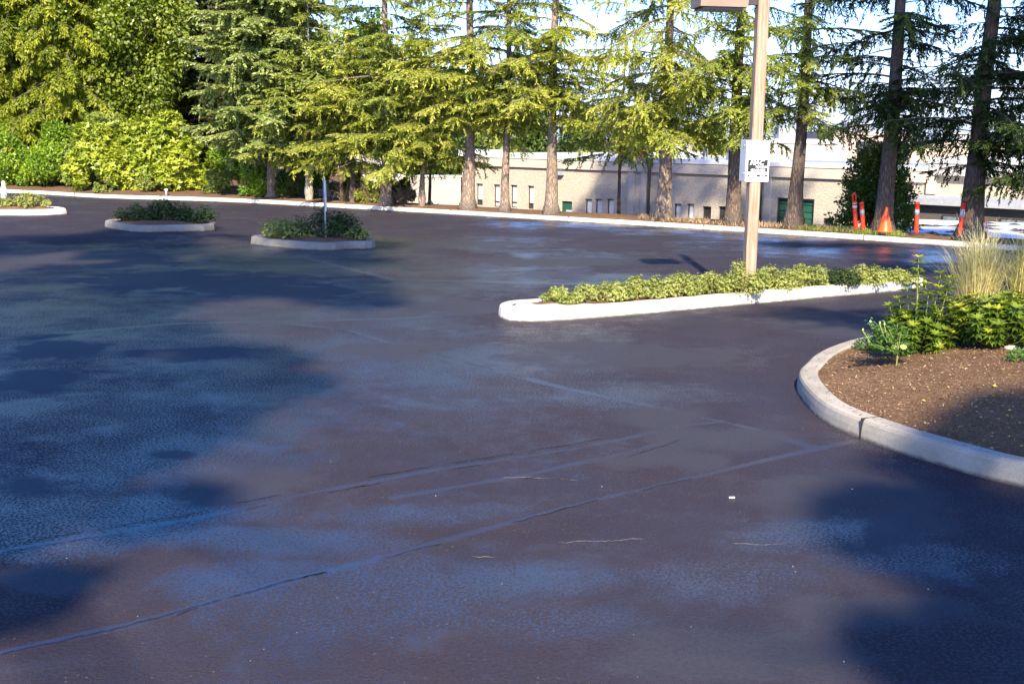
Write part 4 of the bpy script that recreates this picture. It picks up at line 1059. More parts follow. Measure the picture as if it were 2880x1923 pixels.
for k in range(1, 5):
    q0 = pts[0].lerp(pts[1], k / 5 * .9); q1 = pts[3].lerp(pts[2], k / 5 * .9); f = MB(); dx = (q1 - q0).normalized(); sx = Vector((-dx.y, dx.x)) * .05
    f.add([(*(q0 - sx), .01), (*(q0 + sx), .01), (*(q1 + sx), .01), (*(q1 - sx), .01), (*(q0 - sx), .05), (*(q0 + sx), .05), (*(q1 + sx), .05), (*(q1 - sx), .05)], [(4, 5, 6, 7), (0, 1, 5, 4), (1, 2, 6, 5), (2, 3, 7, 6), (3, 0, 4, 7)]); f.build('roof_seam', M_cap, ob)
rs = np.random.RandomState(9)
f = MB()
for k in range(70):
    s_ = rs.uniform(.02, .32) if k < 50 else rs.uniform(.3, .8); t_ = rs.uniform(.15, .9) if k > 20 else rs.normal(.55, .08)
    c = Vector((0, 0)) + ux * s_ + tl_ * t_; Lx = rs.uniform(.15, .75); Ly = rs.uniform(.05, .22)
    n8 = 8; vs = [(p00.x + c.x + Lx * math.cos(a_ * 6.283 / n8) * rs.uniform(.5, 1.1), p00.y + c.y + Ly * math.sin(a_ * 6.283 / n8) * rs.uniform(.5, 1.2), -.49) for a_ in range(n8)] + [(p00.x + c.x, p00.y + c.y, -.44)]
    f.add(vs, [(i, (i + 1) % n8, n8) for i in range(n8)])
q = f.build('roof_debris', plain('needle_debris', (.05, .04, .03), .95)); tag(q, 'dark clumps of fallen needles lying on the white roof', 'debris', kind='stuff')

# pale low wall at left behind the trunks, rust coloured fence piece
def long_box(name, pxa, pxb, ya, yb, za, zb, mat, lab, cat, th_=.2, ribs=0):
    a = Vector((atx(pxa, ya), ya)); c = Vector((atx(pxb, yb), yb)); d = c - a; L = d.length
    t = thing(name, lab, cat, (a.x, a.y, 0), math.atan2(d.y, d.x))
    f = MB(); f.box(0, L, 0, th_, za, zb); f.build('panel', mat, t)
    f = MB(); f.box(-.03, L + .03, -.04, th_ + .04, zb, zb + .08); f.build('cap', M_cap if ribs else mat, t)
    if ribs:
        f = MB()
        k = int(L / ribs)
        for i in range(k): f.box(i * ribs, i * ribs + .03, -.02, 0, za, zb)
        f.build('ribs', mat, t)
    return t
long_box('retaining_wall', 560, 1056, 57, 60, -4, FZ(1040, 404), M_wallw, 'long pale concrete wall seen between the left trunks', 'wall', .25, .6)
long_box('loading_dock_wall', 700, 930, 62, 64, -4, 1.0, M_wallw, 'taller pale wall behind the low one, half hidden by scrub', 'wall', .25, 1.2)
g = G(965, 470, 0)
long_box('wooden_fence', 915, 1010, 40.0, 39.0, -3.8, -1.9, plain('rusty_boards', (.42, .17, .08), .8), 'short rust brown board fence low between two thin trunks', 'fence', .05, .14)

# far buildings on the right skyline
def far_box(px0, px1, py_top, yy, depth, mat, lab, capc=M_cap, bands=()):
    x0 = atx(px0, yy); x1 = atx(px1, yy); zt = G(0, 0, 0)
    d = ray((px0 + px1) / 2, py_top); z = H + d.z * yy / d.y
    t = thing('warehouse', lab, 'building', (x0, yy, -3.9), 0, 'flat roofed warehouses on the skyline')
    w_ = x1 - x0; h_ = z + 3.9
    f = MB(); f.box(0, w_, 0, depth, 0, h_ - .35); wl_ = f.build('wall', mat, t)
    f = MB(); f.box(-.1, w_ + .1, -.1, depth + .1, h_ - .35, h_); f.build('coping', capc, t)
    for (za, zb, mt, a, c) in bands:
        f = MB(); f.box(w_ * a, w_ * c, -.12, 0, h_ + za, h_ + zb); f.build('wall_panel', mt, t)
    f = MB(); f.cbox(w_ * .3, w_ * .3 + 2.2, 3, 5, h_, h_ + .9, .05); f.build('roof_unit', M_grey, t)
far_box(1745, 1910, 318, 92, 12, M_wallw, 'white walled warehouse right of the lamp post', bands=((-1.6, -1.2, M_grey, .05, .5), (-2.4, -2.25, M_redm, 0, 1)))
far_box(1895, 2085, 302, 118, 15, M_far, 'pinkish warehouse rising highest on the skyline', capc=M_far, bands=((-1.5, -.9, M_redm, .55, .6),))
far_box(2070, 2480, 328, 100, 15, M_farb, 'cream warehouse stretching to the right edge', capc=M_farb, bands=((-1.9, -1.7, M_far, 0, 1),))
far_box(1560, 1745, 334, 125, 15, M_far, 'pinkish warehouse glimpsed left of the lamp post', capc=M_far)

# ---------------------------------------------------------------- street lamp and tow sign
pz = G(1714, 664, .16); LX, LY = pz.x, pz.y
LY = max(LY, 14.85); LX = 3.085 * LY / 14.96
lamp = thing('street_lamp', 'square timber lamp post with brown box lamp head in the white kerbed island', 'street lamp', (LX, LY, .13), R(8))
f = MB(); f.cbox(-.072, .072, -.072, .072, -.1, 4.6, .012); f.build('post', M_wood, lamp)
zl = H + (ray(1700, 21).z) * LY / ray(1700, 21).y - .13
f = MB(); f.box(-.26, -.072, -.03, .03, zl + .05, zl + .16); f.build('bracket_arm', M_fixd, lamp)
f = MB(); f.add([(-.86, -.21, zl), (-.26, -.21, zl), (-.26, .21, zl), (-.86, .21, zl), (-.86, -.24, zl + .26), (-.24, -.24, zl + .26), (-.24, .24, zl + .26), (-.86, .24, zl + .26)],
                [(0, 3, 2, 1), (4, 5, 6, 7), (0, 1, 5, 4), (1, 2, 6, 5), (2, 3, 7, 6), (3, 0, 4, 7)]); hd = f.build('lamp_head', M_fix, lamp)
f = MB(); f.box(-.82, -.30, -.17, .17, zl - .03, zl - .002); f.build('lens', M_fixd, hd)
f = MB(); f.box(-.88, -.22, -.26, .26, zl + .262, zl + .29); f.build('lid', M_fix, hd)

def text_mesh(s, size, mat, parent, loc, shear=0.0, sx=1.0, bold=0.0, rot=None, name='lettering', align='CENTER'):
    c = bpy.data.curves.new('t', 'FONT'); c.body = s; c.size = size; c.align_x = align; c.shear = shear; c.offset = bold; c.resolution_u = 2
    o = bpy.data.objects.new('t', c); sc.collection.objects.link(o); bpy.context.view_layer.update()
    dg = bpy.context.evaluated_depsgraph_get(); me = bpy.data.meshes.new_from_object(o.evaluated_get(dg))
    bpy.data.objects.remove(o); me.materials.clear(); me.materials.append(mat)
    q = bpy.data.objects.new(name, me); lnk(q, parent); q.location = loc; q.rotation_euler = rot or (R(90), 0, 0); q.scale = (sx, 1, 1); return q
z_b = H + ray(1725, 416).z * LY / ray(1725, 416).y; z_t = H + ray(1725, 321).z * LY / ray(1725, 321).y; hs = z_t - z_b
sg = thing('tow_sign', 'white tow away sign with black lettering, fixed to the lamp post front', 'sign', (LX, LY, z_b), R(8))
wS = .30; x0 = -.135
f = MB(); f.cbox(x0, x0 + wS, -.083, -.076, 0, hs, .003); pn = f.build('panel', M_white, sg)
cx = x0 + wS / 2; yf = -.0855
f = MB(); y1_, y2_ = yf + .0006, yf + .0016
def rect(a, c, za, zb, mt, nm): 
    f = MB(); f.box(a, c, y1_, y2_, za * hs, zb * hs); return f.build(nm, mt, sg)
k0, k1 = x0 + .02, x0 + wS - .02
rect(k0, k1, .245, .535, M_black, 'black_block'); rect(k0, k1, .125, .18, M_black, 'black_bar')
rect(k0, k1, .955, .958, M_greyp, 'border_line'); rect(k0, k1, .925, .927, M_greyp, 'border_line'); rect(k0, k1, .03, .034, M_greyp, 'border_line'); rect(k0, k1, .065, .069, M_black, 'border_line')
for i, t_ in enumerate(['UNAUTHORIZED OR', 'IMPROPERLY PARKED', 'VEHICLES WILL BE', 'IMPOUNDED AT THE', 'VEHICLE OWNERS', 'RISK & EXPENSE']):
    text_mesh(t_, .034, M_greyp, sg, (cx, yf, hs * (.865 - i * .057)), sx=.78)
text_mesh('MAC', .088, M_white, sg, (cx - .02, yf - .001, hs * .412), .35, .95, .003)
text_mesh('TOWING', .040, M_white, sg, (cx + .04, yf - .001, hs * .338), .25, .9, .001)
text_mesh('425-643-8800', .040, M_white, sg, (cx, yf - .001, hs * .265), .25, .85, .001)
text_mesh('24 HOUR SERVICE', .022, M_greyp, sg, (cx, yf, hs * .2), 0, .9)
text_mesh('STATE LAW', .026, M_white, sg, (cx - .06, yf - .001, hs * .138), 0, .75, .001); text_mesh('R.C.W.', .026, M_white, sg, (cx + .07, yf - .001, hs * .138), 0, .9, .001)
text_mesh('REDMOND  &  BELLEVUE', .024, M_black, sg, (cx, yf, hs * .082), 0, .75, .0005)
sg2 = thing('side_sign', 'blank looking white sign on the left face of the lamp post', 'sign', (LX, LY, z_b + .005), R(8))
f = MB(); f.cbox(-.143, -.1365, -.074, .155, 0, hs, .003); f.build('panel', M_white, sg2)
for zz in (.1, .45):
    f = MB(); f.tube([(-.152, 0, zz), (-.14, 0, zz)], [.008, .008], 8); f.build('bolt', M_steel, sg2)
f = MB(); f.box(-.1365, -.0725, -.03, .03, .05, hs - .05); f.build('spacer', M_wood, sg2)

# thin metal post with an edge-on sign in the middle island
x, y = G(745, 520, .16).x, G(745, 552, .15).y + .35
x = atx(745, y)
pt = G(742, 405, 0); dd_ = ray(742, 406); ztp = H + dd_.z * y / dd_.y
sp = thing('sign_post', 'thin galvanised post with a sign seen edge on in the middle island', 'sign post', (x, y, .14), R(82))
sp.rotation_euler = (R(-1.2), 0, R(95.5)) 
f = MB(); f.add([(-.03, -.025, -.2), (-.012, .0, -.2), (.012, .0, -.2), (.03, -.025, -.2), (-.03, -.025, ztp - .14), (-.012, .0, ztp - .14), (.012, .0, ztp - .14), (.03, -.025, ztp - .14),
                (-.03, -.029, -.2), (-.012, -.004, -.2), (.012, -.004, -.2), (.03, -.029, -.2), (-.03, -.029, ztp - .14), (-.012, -.004, ztp - .14), (.012, -.004, ztp - .14), (.03, -.029, ztp - .14)],
               [(0, 1, 5, 4), (1, 2, 6, 5), (2, 3, 7, 6), (9, 8, 12, 13), (10, 9, 13, 14), (11, 10, 14, 15), (8, 0, 4, 12), (3, 11, 15, 7), (4, 5, 13, 12), (5, 6, 14, 13), (6, 7, 15, 14)]); f.build('post', M_steel, sp)
f = MB(); f.cbox(-.15, .15, -.045, -.032, ztp - .14 - .62, ztp - .14 - .06, .004); f.build('sign_panel', M_white, sp)

# ---------------------------------------------------------------- traffic tubes and cones
def delineator(px, py, pyt, lean, lab, loop=False, bands=((.52, .66),), tape=M_tape, d=None):
    g = G(px, py, .14); y = max(g.y, float(K(g.x)) + .28) ; x = g.x * y / g.y
    hgt = (py - pyt) / 2.293 * y / F
    t = thing('delineator_tube', lab, 'delineator', (x, y, .135), 0, 'orange delineator tubes behind the far kerb')
    t.rotation_euler = (0, lean, 0)
    r_ = .045
    f = MB(); f.lathe([(.17, 0), (.18, .012), (.16, .035), (.07, .05), (.05, .055)], 20); f.build('base', M_rub, t, True)
    topz = hgt * (.80 if loop else 1)
    prof = [(r_ * 1.05, .045), (r_, .1), (r_, topz * .78), (r_ * .93, topz * .79), (r_ * .93, topz * .93), (r_ * 1.12, topz * .935), (r_ * 1.12, topz * .975), (r_ * .8, topz * .998), (r_ * .3, topz)]
    f = MB(); f.lathe(prof, 16); f.build('tube', M_orange, t, True)
    for a, c in bands:
        f = MB(); f.lathe([(r_ + .0035, a * hgt), (r_ + .0035, c * hgt)], 16); f.build('reflective_band', tape, t, True)
    if loop:
        pts_ = [(0.03, 0, topz), (.035, 0, topz + hgt * .1), (.02, 0, topz + hgt * .18), (0, 0, topz + hgt * .2), (-.02, 0, topz + hgt * .18), (-.035, 0, topz + hgt * .1), (-.03, 0, topz)]
        f = MB(); f.tube(pts_, [.016] * 7, 8); f.build('loop_handle', M_orange, t, True)
    return t
delineator(1962, 541, 452, R(-6.5), 'tallest leaning orange tube with loop handle and two white bands', True, ((.62, .68), (.72, .78)))
delineator(1979, 541, 471, R(-7), 'shorter leaning orange tube with one white band, left of the cone', False, ((.58, .75),), M_tapeg)
delineator(2100, 549, 472, R(-2), 'upright orange tube with one faded band, right of the cone', False, ((.62, .78),), M_tapeg)
delineator(2200, 552, 469, R(1.5), 'orange tube with crumpled grey tape beside the thickest trunk', False, ((.60, .82),), M_tapeg)
def cone(px, py, pyt, lab, bands):
    g = G(px, py, .14); y = max(g.y, float(K(g.x)) + .3); x = g.x * y / g.y; hgt = (py - pyt) / 2.293 * y / F
    t = thing('traffic_cone', lab, 'traffic cone', (x, y, .15), R(12), 'orange traffic cones')
    rb = hgt * .27
    f = MB(); f.cbox(-rb * 1.35, rb * 1.35, -rb * 1.35, rb * 1.35, 0, .035, .01); f.build('base', M_rub, t)
    f = MB(); f.lathe([(rb * 1.12, .033), (rb, .06), (rb * .86, hgt * .2), (rb * .26, hgt * .9), (rb * .22, hgt * .98), (rb * .12, hgt), (rb * .06, hgt - .02)], 24); f.build('cone_body', M_orange2, t, True)
    for a, c in bands:
        f = MB(); R1 = lambda q: rb * (.86 - (.86 - .26) * (q - .2) / .7) + .003
        f.lathe([(R1(a), a * hgt), (R1(c), c * hgt)], 24); f.build('reflective_band', M_tape, t, True)
cone(2028, 541, 480, 'plain orange traffic cone standing before a dark trunk', ())
cone(2256, 548, 502, 'smaller orange cone with grey bands behind the tall grass', ((.35, .52), (.62, .8)))

# small white markers
for px, py, lab, sc_ in ((10, 459, 'small white marker post at the left edge above the islands', 1.0), (383, 553, '', 0)):
    if not sc_: continue
    g = G(px, py, .1); t = thing('marker_post', lab, 'marker', (g.x, g.y, .12))
    f = MB(); f.lathe([(.07, 0), (.085, .05), (.085, .3), (.05, .4), (.045, .5), (.03, .53)], 14); f.build('body', M_white, t, True)
    f = MB(); f.lathe([(.09, -.12), (.095, .0)], 14); f.build('base', M_rub, t, True)
g = G(382, 551, .1); x_, y_ = base_at(382, 448, .3)
x_ = atx(383 * 1.0, 35.6)
t = thing('sprinkler_marker', 'tiny white stake on the kerb in front of the rhododendrons', 'marker', (x_, float(K(x_)) + .25, .12))
f = MB(); f.lathe([(.035, 0), (.035, .14), (.05, .15), (.05, .2), (.02, .22)], 10); f.build('stake', M_white, t, True)

# ---------------------------------------------------------------- shrubs on the islands
def low_shrub(name, cx_, cy_, rx, ry, h_, n_, L, W, mat, lab, seed, grp, zf, cat='shrub', ros=6):
    rg = random.Random(seed); blobs = []
    for i in range(16):
        a = rg.uniform(0, 6.28); q = math.sqrt(rg.random()) * .8; r_ = min(rx, ry, h_) * rg.uniform(.28, .5)
        hh = h_ * (1 - .55 * q * q) * rg.uniform(.55, .95)
        blobs.append((q * rx * math.cos(a), q * ry * math.sin(a), hh - r_ * .8, r_, r_))
    for i in range(6):
        a = rg.uniform(0, 6.28); q = rg.uniform(.5, .9); r_ = h_ * .25
        blobs.append((q * rx * math.cos(a), q * ry * math.sin(a), r_ * .7, r_, r_))
    z = float(zf(np.array([[cx_, cy_]]))[0]) - .015
    return bush(name, lab, cat, (cx_, cy_, z), blobs, n_, L, W, mat, seed, grp, rosette=ros, stems=10, shell=.45)
G4 = 'low shrubs in the white kerbed island'
# (px, relative position along island)
ords = ['leftmost', 'second', 'third', 'fourth', 'fifth', 'sixth', 'seventh', 'eighth', 'ninth', 'tenth', 'rightmost']
f0 = Vector((0.62, 13.62)); f1 = Vector((5.45, 16.35))
hts = [.17, .22, .25, .28, .27, .40, .30, .32, .24, .27, .20]
labs = ['leftmost low shrub in the lamp island, sparse and reddish underneath', 'low shrub second from the left end of the lamp island', 'low shrub third from the left end of the lamp island',
        'low shrub fourth from the left end of the lamp island', 'low shrub two places left of the lamp post foot', 'tallest low shrub, at the foot of the lamp post',
        'low shrub just right of the lamp post foot', 'tufted low shrub two places right of the lamp post', 'darker low shrub in the right half of the lamp island', 'bright low shrub second from the right end of the lamp island', 'rightmost low shrub in the lamp island, small and pinkish']
for i in range(11):
    t = i / 10; c = f0.lerp(f1, t)
    if i == 5: c = Vector((LX - .12, LY - .12))
    low_shrub('low_shrub', c.x, c.y, .37, .27, hts[i] * 1.2, 13000, .024, .012, M_lowd if i == 8 else M_low, labs[i], 500 + i, G4, z4)
low_shrub('juniper_shrub', -4.25, 21.6, .62, .42, .42, 9000, .038, .018, M_low, 'yellow green shrub at the left of the middle island', 520, None, z3)
low_shrub('juniper_shrub', -3.5, 21.75, .72, .5, .62, 13000, .036, .017, M_lowd, 'dark green mounded shrub around the metal post', 521, None, z3)
low_shrub('juniper_shrub', -2.95, 21.55, .24, .25, .30, 1800, .05, .024, M_low, 'small yellow green shrub at the right tip of the middle island', 522, None, z3)
low_shrub('juniper_shrub', -8.15, 25.1, .6, .45, .38, 9000, .038, .017, M_lowd, 'dark juniper at the left of the shaded island', 523, 'dark junipers in the shaded island', z2)
low_shrub('juniper_shrub', -7.55, 25.1, .55, .45, .58, 10000, .038, .017, M_lowd, 'tallest dark juniper in the middle of the shaded island', 524, 'dark junipers in the shaded island', z2)
low_shrub('juniper_shrub', -6.95, 25.0, .5, .4, .42, 8000, .038, .017, M_lowd, 'dark juniper at the right of the shaded island', 525, 'dark junipers in the shaded island', z2)
low_shrub('heather_shrub', -12.05, 28.8, .5, .4, .42, 5000, .05, .018, M_low, 'heather like shrub at the right of the leftmost sunny island', 526, 'heather shrubs in the sunny islands', z1)
low_shrub('heather_shrub', -12.9, 28.8, .55, .4, .45, 5000, .05, .018, M_low, 'heather like shrub cut by the left edge in the sunny island', 527, 'heather shrubs in the sunny islands', z1)
low_shrub('heather_shrub', -15.2, 32.2, .6, .3, .4, 3000, .05, .018, M_low, 'shrub in the farthest island behind the white marker', 528, 'heather shrubs in the sunny islands', z0_)

# ---------------------------------------------------------------- near planter: pieris, grasses
def rosette_shrub(name, lab, loc, tips, mat, seed, L=.082, W=.025, per=11, stemmat=M_stem, tb=.0):
    rs_ = np.random.RandomState(seed); rg = random.Random(seed)
    th = thing(name, lab, 'shrub', loc)
    mb = MB(); C = []; D = []; N_ = []; T = []; LL = []
    for (tx_, ty_, tz_) in tips:
        e = Vector((tx_, ty_, tz_)); b = Vector((tx_ * .12, ty_ * .12, -.03)); mid = b.lerp(e, .55) + Vector((tx_ * .12, ty_ * .12, -.02 * tz_))
        mb.tube([b, mid, e], [.007, .005, .003], 5, False)
        ax = (e - mid).normalized(); ax = (ax + Vector((rg.uniform(-.2, .2), rg.uniform(-.2, .2), .5))).normalized()
        tnt = rg.uniform(.1, .45) + tb + .45 * max(0, tz_ - .25)
        for lay, (cnt, back, tilt, sc_) in enumerate(((per, 0, .55, .85), (per, .035, .12, 1.05), (per - 2, .085, -.12, 1.0), (per - 4, .15, -.2, .85), (per - 5, .23, -.2, .8))):
            if back > tz_ * .8: continue
            o = ax.orthogonal().normalized(); ph = rg.uniform(0, 6.28)
            for k in range(cnt):
                a_ = ph + k * 6.283 / cnt + rg.uniform(-.2, .2)
                d_ = (Matrix.Rotation(a_, 3, ax) @ o) + ax * (tilt + rg.uniform(-.18, .18)); d_.normalize()
                C.append(e - ax * back); D.append(d_); N_.append((ax - d_ * ax.dot(d_) + Vector((rg.uniform(-.2, .2),) * 3)).normalized())
                T.append(min(1, max(0, tnt + (.22 if lay == 0 else 0) - .1 * lay + rg.uniform(-.1, .1)))); LL.append(L * sc_ * rg.uniform(.8, 1.2))
    mb.build('stems', stemmat, th, True)
    C, D, N_ = (np.array([tuple(q) for q in z]) for z in (C, D, N_))
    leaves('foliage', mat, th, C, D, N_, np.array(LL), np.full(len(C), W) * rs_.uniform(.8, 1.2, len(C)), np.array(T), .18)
    return th
def PZ(x, y): return float(planter_z(np.array([[x, y]]))[0])
def tipset(seed, n_, rx, ry, h_, prof):
    rg = random.Random(seed); out = []
    for i in range(n_):
        a = i * 2.4; q = math.sqrt((i + .5) / n_); h2 = h_ * prof(q) * rg.uniform(.72, 1.05)
        out.append((q * rx * math.cos(a) + rg.uniform(-.04, .04), q * ry * math.sin(a) + rg.uniform(-.04, .04), max(.08, h2)))
        if rg.random() < .6: out.append((q * rx * .9 * math.cos(a) + rg.uniform(-.08, .08), q * ry * .9 * math.sin(a) + rg.uniform(-.08, .08), max(.07, h2 * rg.uniform(.35, .75))))
    return out
g = G(2105, 790, .3); ax_, ay_ = g.x, g.y
tips = tipset(31, 40, .36, .32, .42, lambda q: 1 - .5 * q * q) + [(-.06, -.02, .84), (-.03, .03, .70), (.16, .02, .70), (.23, -.04, .66), (.27, .05, .60), (.12, -.06, .58), (-.13, .02, .58), (-.20, .0, .47), (-.27, .03, .40), (.03, -.08, .52), (.05, .06, .60), (.30, .0, .46), (-.08, -.1, .42), (.2, .05, .52)]
rosette_shrub('pieris_shrub', 'upright shrub with spiky light green rosettes at the planter edge', (ax_, ay_, PZ(ax_, ay_)), tips, M_pieris, 32)
g = G(2280, 800, .32); bx_, by_ = g.x, g.y
rosette_shrub('pieris_shrub', 'broad rounded shrub with yellow green rosettes in front of the grass', (bx_, by_, PZ(bx_, by_)), tipset(33, 58, .40, .36, .44, lambda q: 1 - .38 * q ** 3), M_pieris, 34, tb=.06)
g = G(2400, 790, .32)
rosette_shrub('pieris_shrub', 'yellow green shrub cut off by the right edge of the photo', (g.x + .1, g.y, PZ(g.x, g.y)), tipset(35, 40, .4, .4, .5, lambda q: 1 - .4 * q ** 3), M_pieris, 36)
g = G(2190, 745, .3)
rosette_shrub('pieris_shrub', 'small yellowish shrub between the upright and the broad shrub', (g.x, g.y, PZ(g.x, g.y)), tipset(37, 20, .26, .22, .34, lambda q: 1 - .4 * q ** 3), M_pieris, 38, tb=.2)
# rose seedling with flower buds in front
g = G(2056, 831, .24); rx_, ry_ = g.x, g.y
th = thing('rose_plant', 'small leafy rose plant with thin stem and pale yellow bloom', 'plant', (rx_, ry_, PZ(rx_, ry_)))
mb = MB(); rg = random.Random(5); C = []; D = []; N_ = []; T = []
ends = []
for k in range(26):
    a = rg.uniform(2.0, 4.6) if k < 14 else rg.uniform(0, 6.28); r_ = rg.uniform(.05, .34) if k < 14 else rg.uniform(.02, .16)
    e = Vector((r_ * math.cos(a), .35 * r_ * math.sin(a) + rg.uniform(.0, .2), rg.uniform(.12, .36))); ends.append(e)
    mb.tube([(0, 0, -.02), (0.002, 0, .11), Vector((0, 0, .13)).lerp(e, .6) + Vector((0, 0, .02)), e], [.006, .005, .002, .0015], 5, False)
    for j in range(34):
        t_ = rg.uniform(.35, 1.05); p0 = Vector((0, 0, .11)).lerp(e, t_) + Vector((rg.uniform(-.035, .035), rg.uniform(-.035, .035), rg.uniform(-.02, .02)))
        d_ = Vector((rg.uniform(-1, 1), rg.uniform(-1, 1), rg.uniform(-.35, .35))); C.append(tuple(p0)); D.append(tuple(d_)); N_.append((rg.uniform(-.3, .3), rg.uniform(-.5, .1), 1)); T.append(rg.uniform(.1, .75))
mb.build('stems', M_stem, th, True)
n2 = len(C); rs = np.random.RandomState(3)
leaves('foliage', M_pierisg, th, np.array(C), np.array(D), np.array(N_), rs.uniform(.028, .05, n2), rs.uniform(.018, .028, n2), np.array(T), .2)
M_bloom = plain('pale_yellow_petals', (.38, .46, .12), .6, nz=.05)
f = MB()
for k in range(9):
    a = k * .7; f.add([(0.03, -.05, .17), (0.03 + .024 * math.cos(a), -.05 + .01 * math.sin(a), .17 + .02 * math.sin(a) + .006), (0.03 + .03 * math.cos(a + .35), -.06, .172 + .028 * math.sin(a + .35)), (0.03 + .024 * math.cos(a + .7), -.05, .17 + .02 * math.sin(a + .7) + .006)], [(0, 1, 2, 3)])
f.build('flower', M_bloom, th)
for (dx, dz) in ((-.30, .29), (-.16, .35), (-.12, .34)):
    f = MB(); f.tube([(dx * .7, .02, dz - .12), (dx, .02, dz)], [.002, .002], 5); f.lathe([(.003, -.004), (.009, .006), (.007, .018), (.002, .024)], 8, (dx, .02, dz)); f.build('bud', M_bloom, th, True)
# low creeping bits left of the shrub
g = G(1990, 785, .2)
bush('creeping_plant', 'low creeping green plant by the planter kerb', 'plant', (g.x, g.y, PZ(g.x, g.y)), [(0, 0, .05, .13, .05), (.12, .05, .08, .12, .07), (.2, -.05, .1, .12, .09)], 900, .035, .016, M_pierisg, 61, rosette=0)
g = G(2330, 838, .33)
bush('creeping_plant', 'tiny green seedling on the mulch at the right edge', 'plant', (g.x, g.y, PZ(g.x, g.y)), [(0, 0, .04, .07, .05), (.06, 0, .05, .06, .05)], 260, .035, .018, M_pierisg, 62)
g = G(2228, 775, .3)
bush('dry_heather', 'small dry grey brown sprig between the shrubs', 'plant', (g.x, g.y, PZ(g.x, g.y)), [(0, 0, .1, .1, .12), (.05, 0, .06, .1, .1)], 900, .03, .008, M_dryg, 63, rosette=5)
# small pale stone
g = G(2318, 806, .34)
f = MB(); f.lathe([(.035, -.01), (.05, .008), (.045, .022), (.025, .032), (.005, .034)], 12, (0, 0, 0), Matrix.Diagonal((1.3, .8, 1, 1)))
o = f.build('stone', M_rock, None, True); o.location = (g.x, g.y, PZ(g.x, g.y)); tag(o, 'flat pale stone at the foot of the broad shrub', 'stone')

def grass_clump(lab, loc, n_, h_, spread, seed, curl=.5, tb=0.0):
    rs_ = np.random.RandomState(seed); th = thing('ornamental_grass', lab, 'grass clump', loc, 0, 'ornamental grass clumps in the planter')
    ns = 13; Vs = []; Fs = []; Ts = []
    for i in range(n_):
        a = rs_.uniform(0, 6.283); b0 = np.array([rs_.normal(0, .06), rs_.normal(0, .06), -.02])
        lean = abs(rs_.normal(0, 1)) * spread; Lb = h_ * rs_.uniform(.55, 1.12); w_ = rs_.uniform(.0028, .0052)
        cu = rs_.rand() < curl; cs = rs_.uniform(1.8, 5.5) if cu else rs_.uniform(.2, 1.2); th_ = lean; p_ = b0.copy(); out = []
        twist = rs_.normal(0, 1.2 if cu else .3); az_ = a
        for k in range(ns + 1):
            t = k / ns; out.append(p_.copy())
            dirv = np.array([math.sin(th_) * math.cos(az_), math.sin(th_) * math.sin(az_), math.cos(th_)])
            p_ = p_ + dirv * Lb / ns
            th_ += (cs * t ** (3.2 if cu else 2)) / ns * 3.0; az_ += twist * t / ns * 2
        out = np.array(out); sd = np.array([-math.sin(a + rs_.uniform(-1, 1)), math.cos(a), 0.0]); sd /= np.linalg.norm(sd)
        ww = w_ * (1 - np.linspace(0, 1, ns + 1) ** 2 * .8)
        L_ = out + sd * ww[:, None]; R_ = out - sd * ww[:, None]
        base = len(Vs) * 2 * (ns + 1); Vs.append(np.concatenate([L_, R_]))
        Fs += [(base + k, base + k + 1, base + ns + 1 + k + 1, base + ns + 1 + k) for k in range(ns)]
        tv = np.clip(tb + rs_.uniform(.15, .95), 0, 1); Ts += [tv] * ns
    mesh_np('blades', np.concatenate(Vs), np.array(Fs), M_grass, th, {'tint': ('FACE', np.array(Ts))})
    mb = MB(); mb.lathe([(.08, -.03), (.09, .02), (.06, .08), (.02, .1)], 10); mb.build('crown_base', M_twig, th, True)
    return th
g = G(2240, 697, .33); grass_clump('large straw green ornamental grass with curly tips', (g.x, g.y, PZ(g.x, g.y)), 820, 1.12, .30, 71, .6)
g = G(2352, 705, .33); grass_clump('greener ornamental grass clump at the right edge', (g.x, g.y, PZ(g.x, g.y)), 650, .95, .24, 72, .4, -.3)

# dry grass and needles at trunk feet
rs = np.random.RandomState(44); C = []
for px in np.linspace(1480, 1900, 420):
    x = atx(px + rs.normal(0, 4), 27); y = float(K(x)) + rs.uniform(.17, .7)
    if rs.rand() < .45 + .5 * math.sin(px * .05) ** 2: C.append((x, y, TZ(x, y)))
C = np.repeat(np.array(C), 5, 0) + rs.normal(0, .03, (len(C) * 5, 3)) * np.array([1, 1, .1]); n2 = len(C)
o = leaves('dry_grass', M_dryg, None, C, np.column_stack([rs.normal(0, .5, n2), rs.normal(0, .4, n2), np.ones(n2)]), rs.normal(0, 1, (n2, 3)), rs.uniform(.05, .17, n2), np.full(n2, .014), rs.rand(n2))
tag(o, 'dry tan grass along the kerb at the feet of the trunks', 'grass', kind='stuff')
C = []
for _ in range(2600):
    x = rs.uniform(6.3, 8.2); y = float(K(x)) + rs.uniform(.17, .9); C.append((x, y, TZ(x, y)))
C = np.array(C); n2 = len(C)
o = leaves('green_weeds', M_olive, None, C, np.column_stack([rs.normal(0, .5, n2), rs.normal(0, .4, n2), np.ones(n2)]), rs.normal(0, 1, (n2, 3)), rs.uniform(.04, .12, n2), np.full(n2, .016), rs.rand(n2) * .7)
tag(o, 'short green weeds growing behind the kerb before the garage door', 'weeds', kind='stuff')
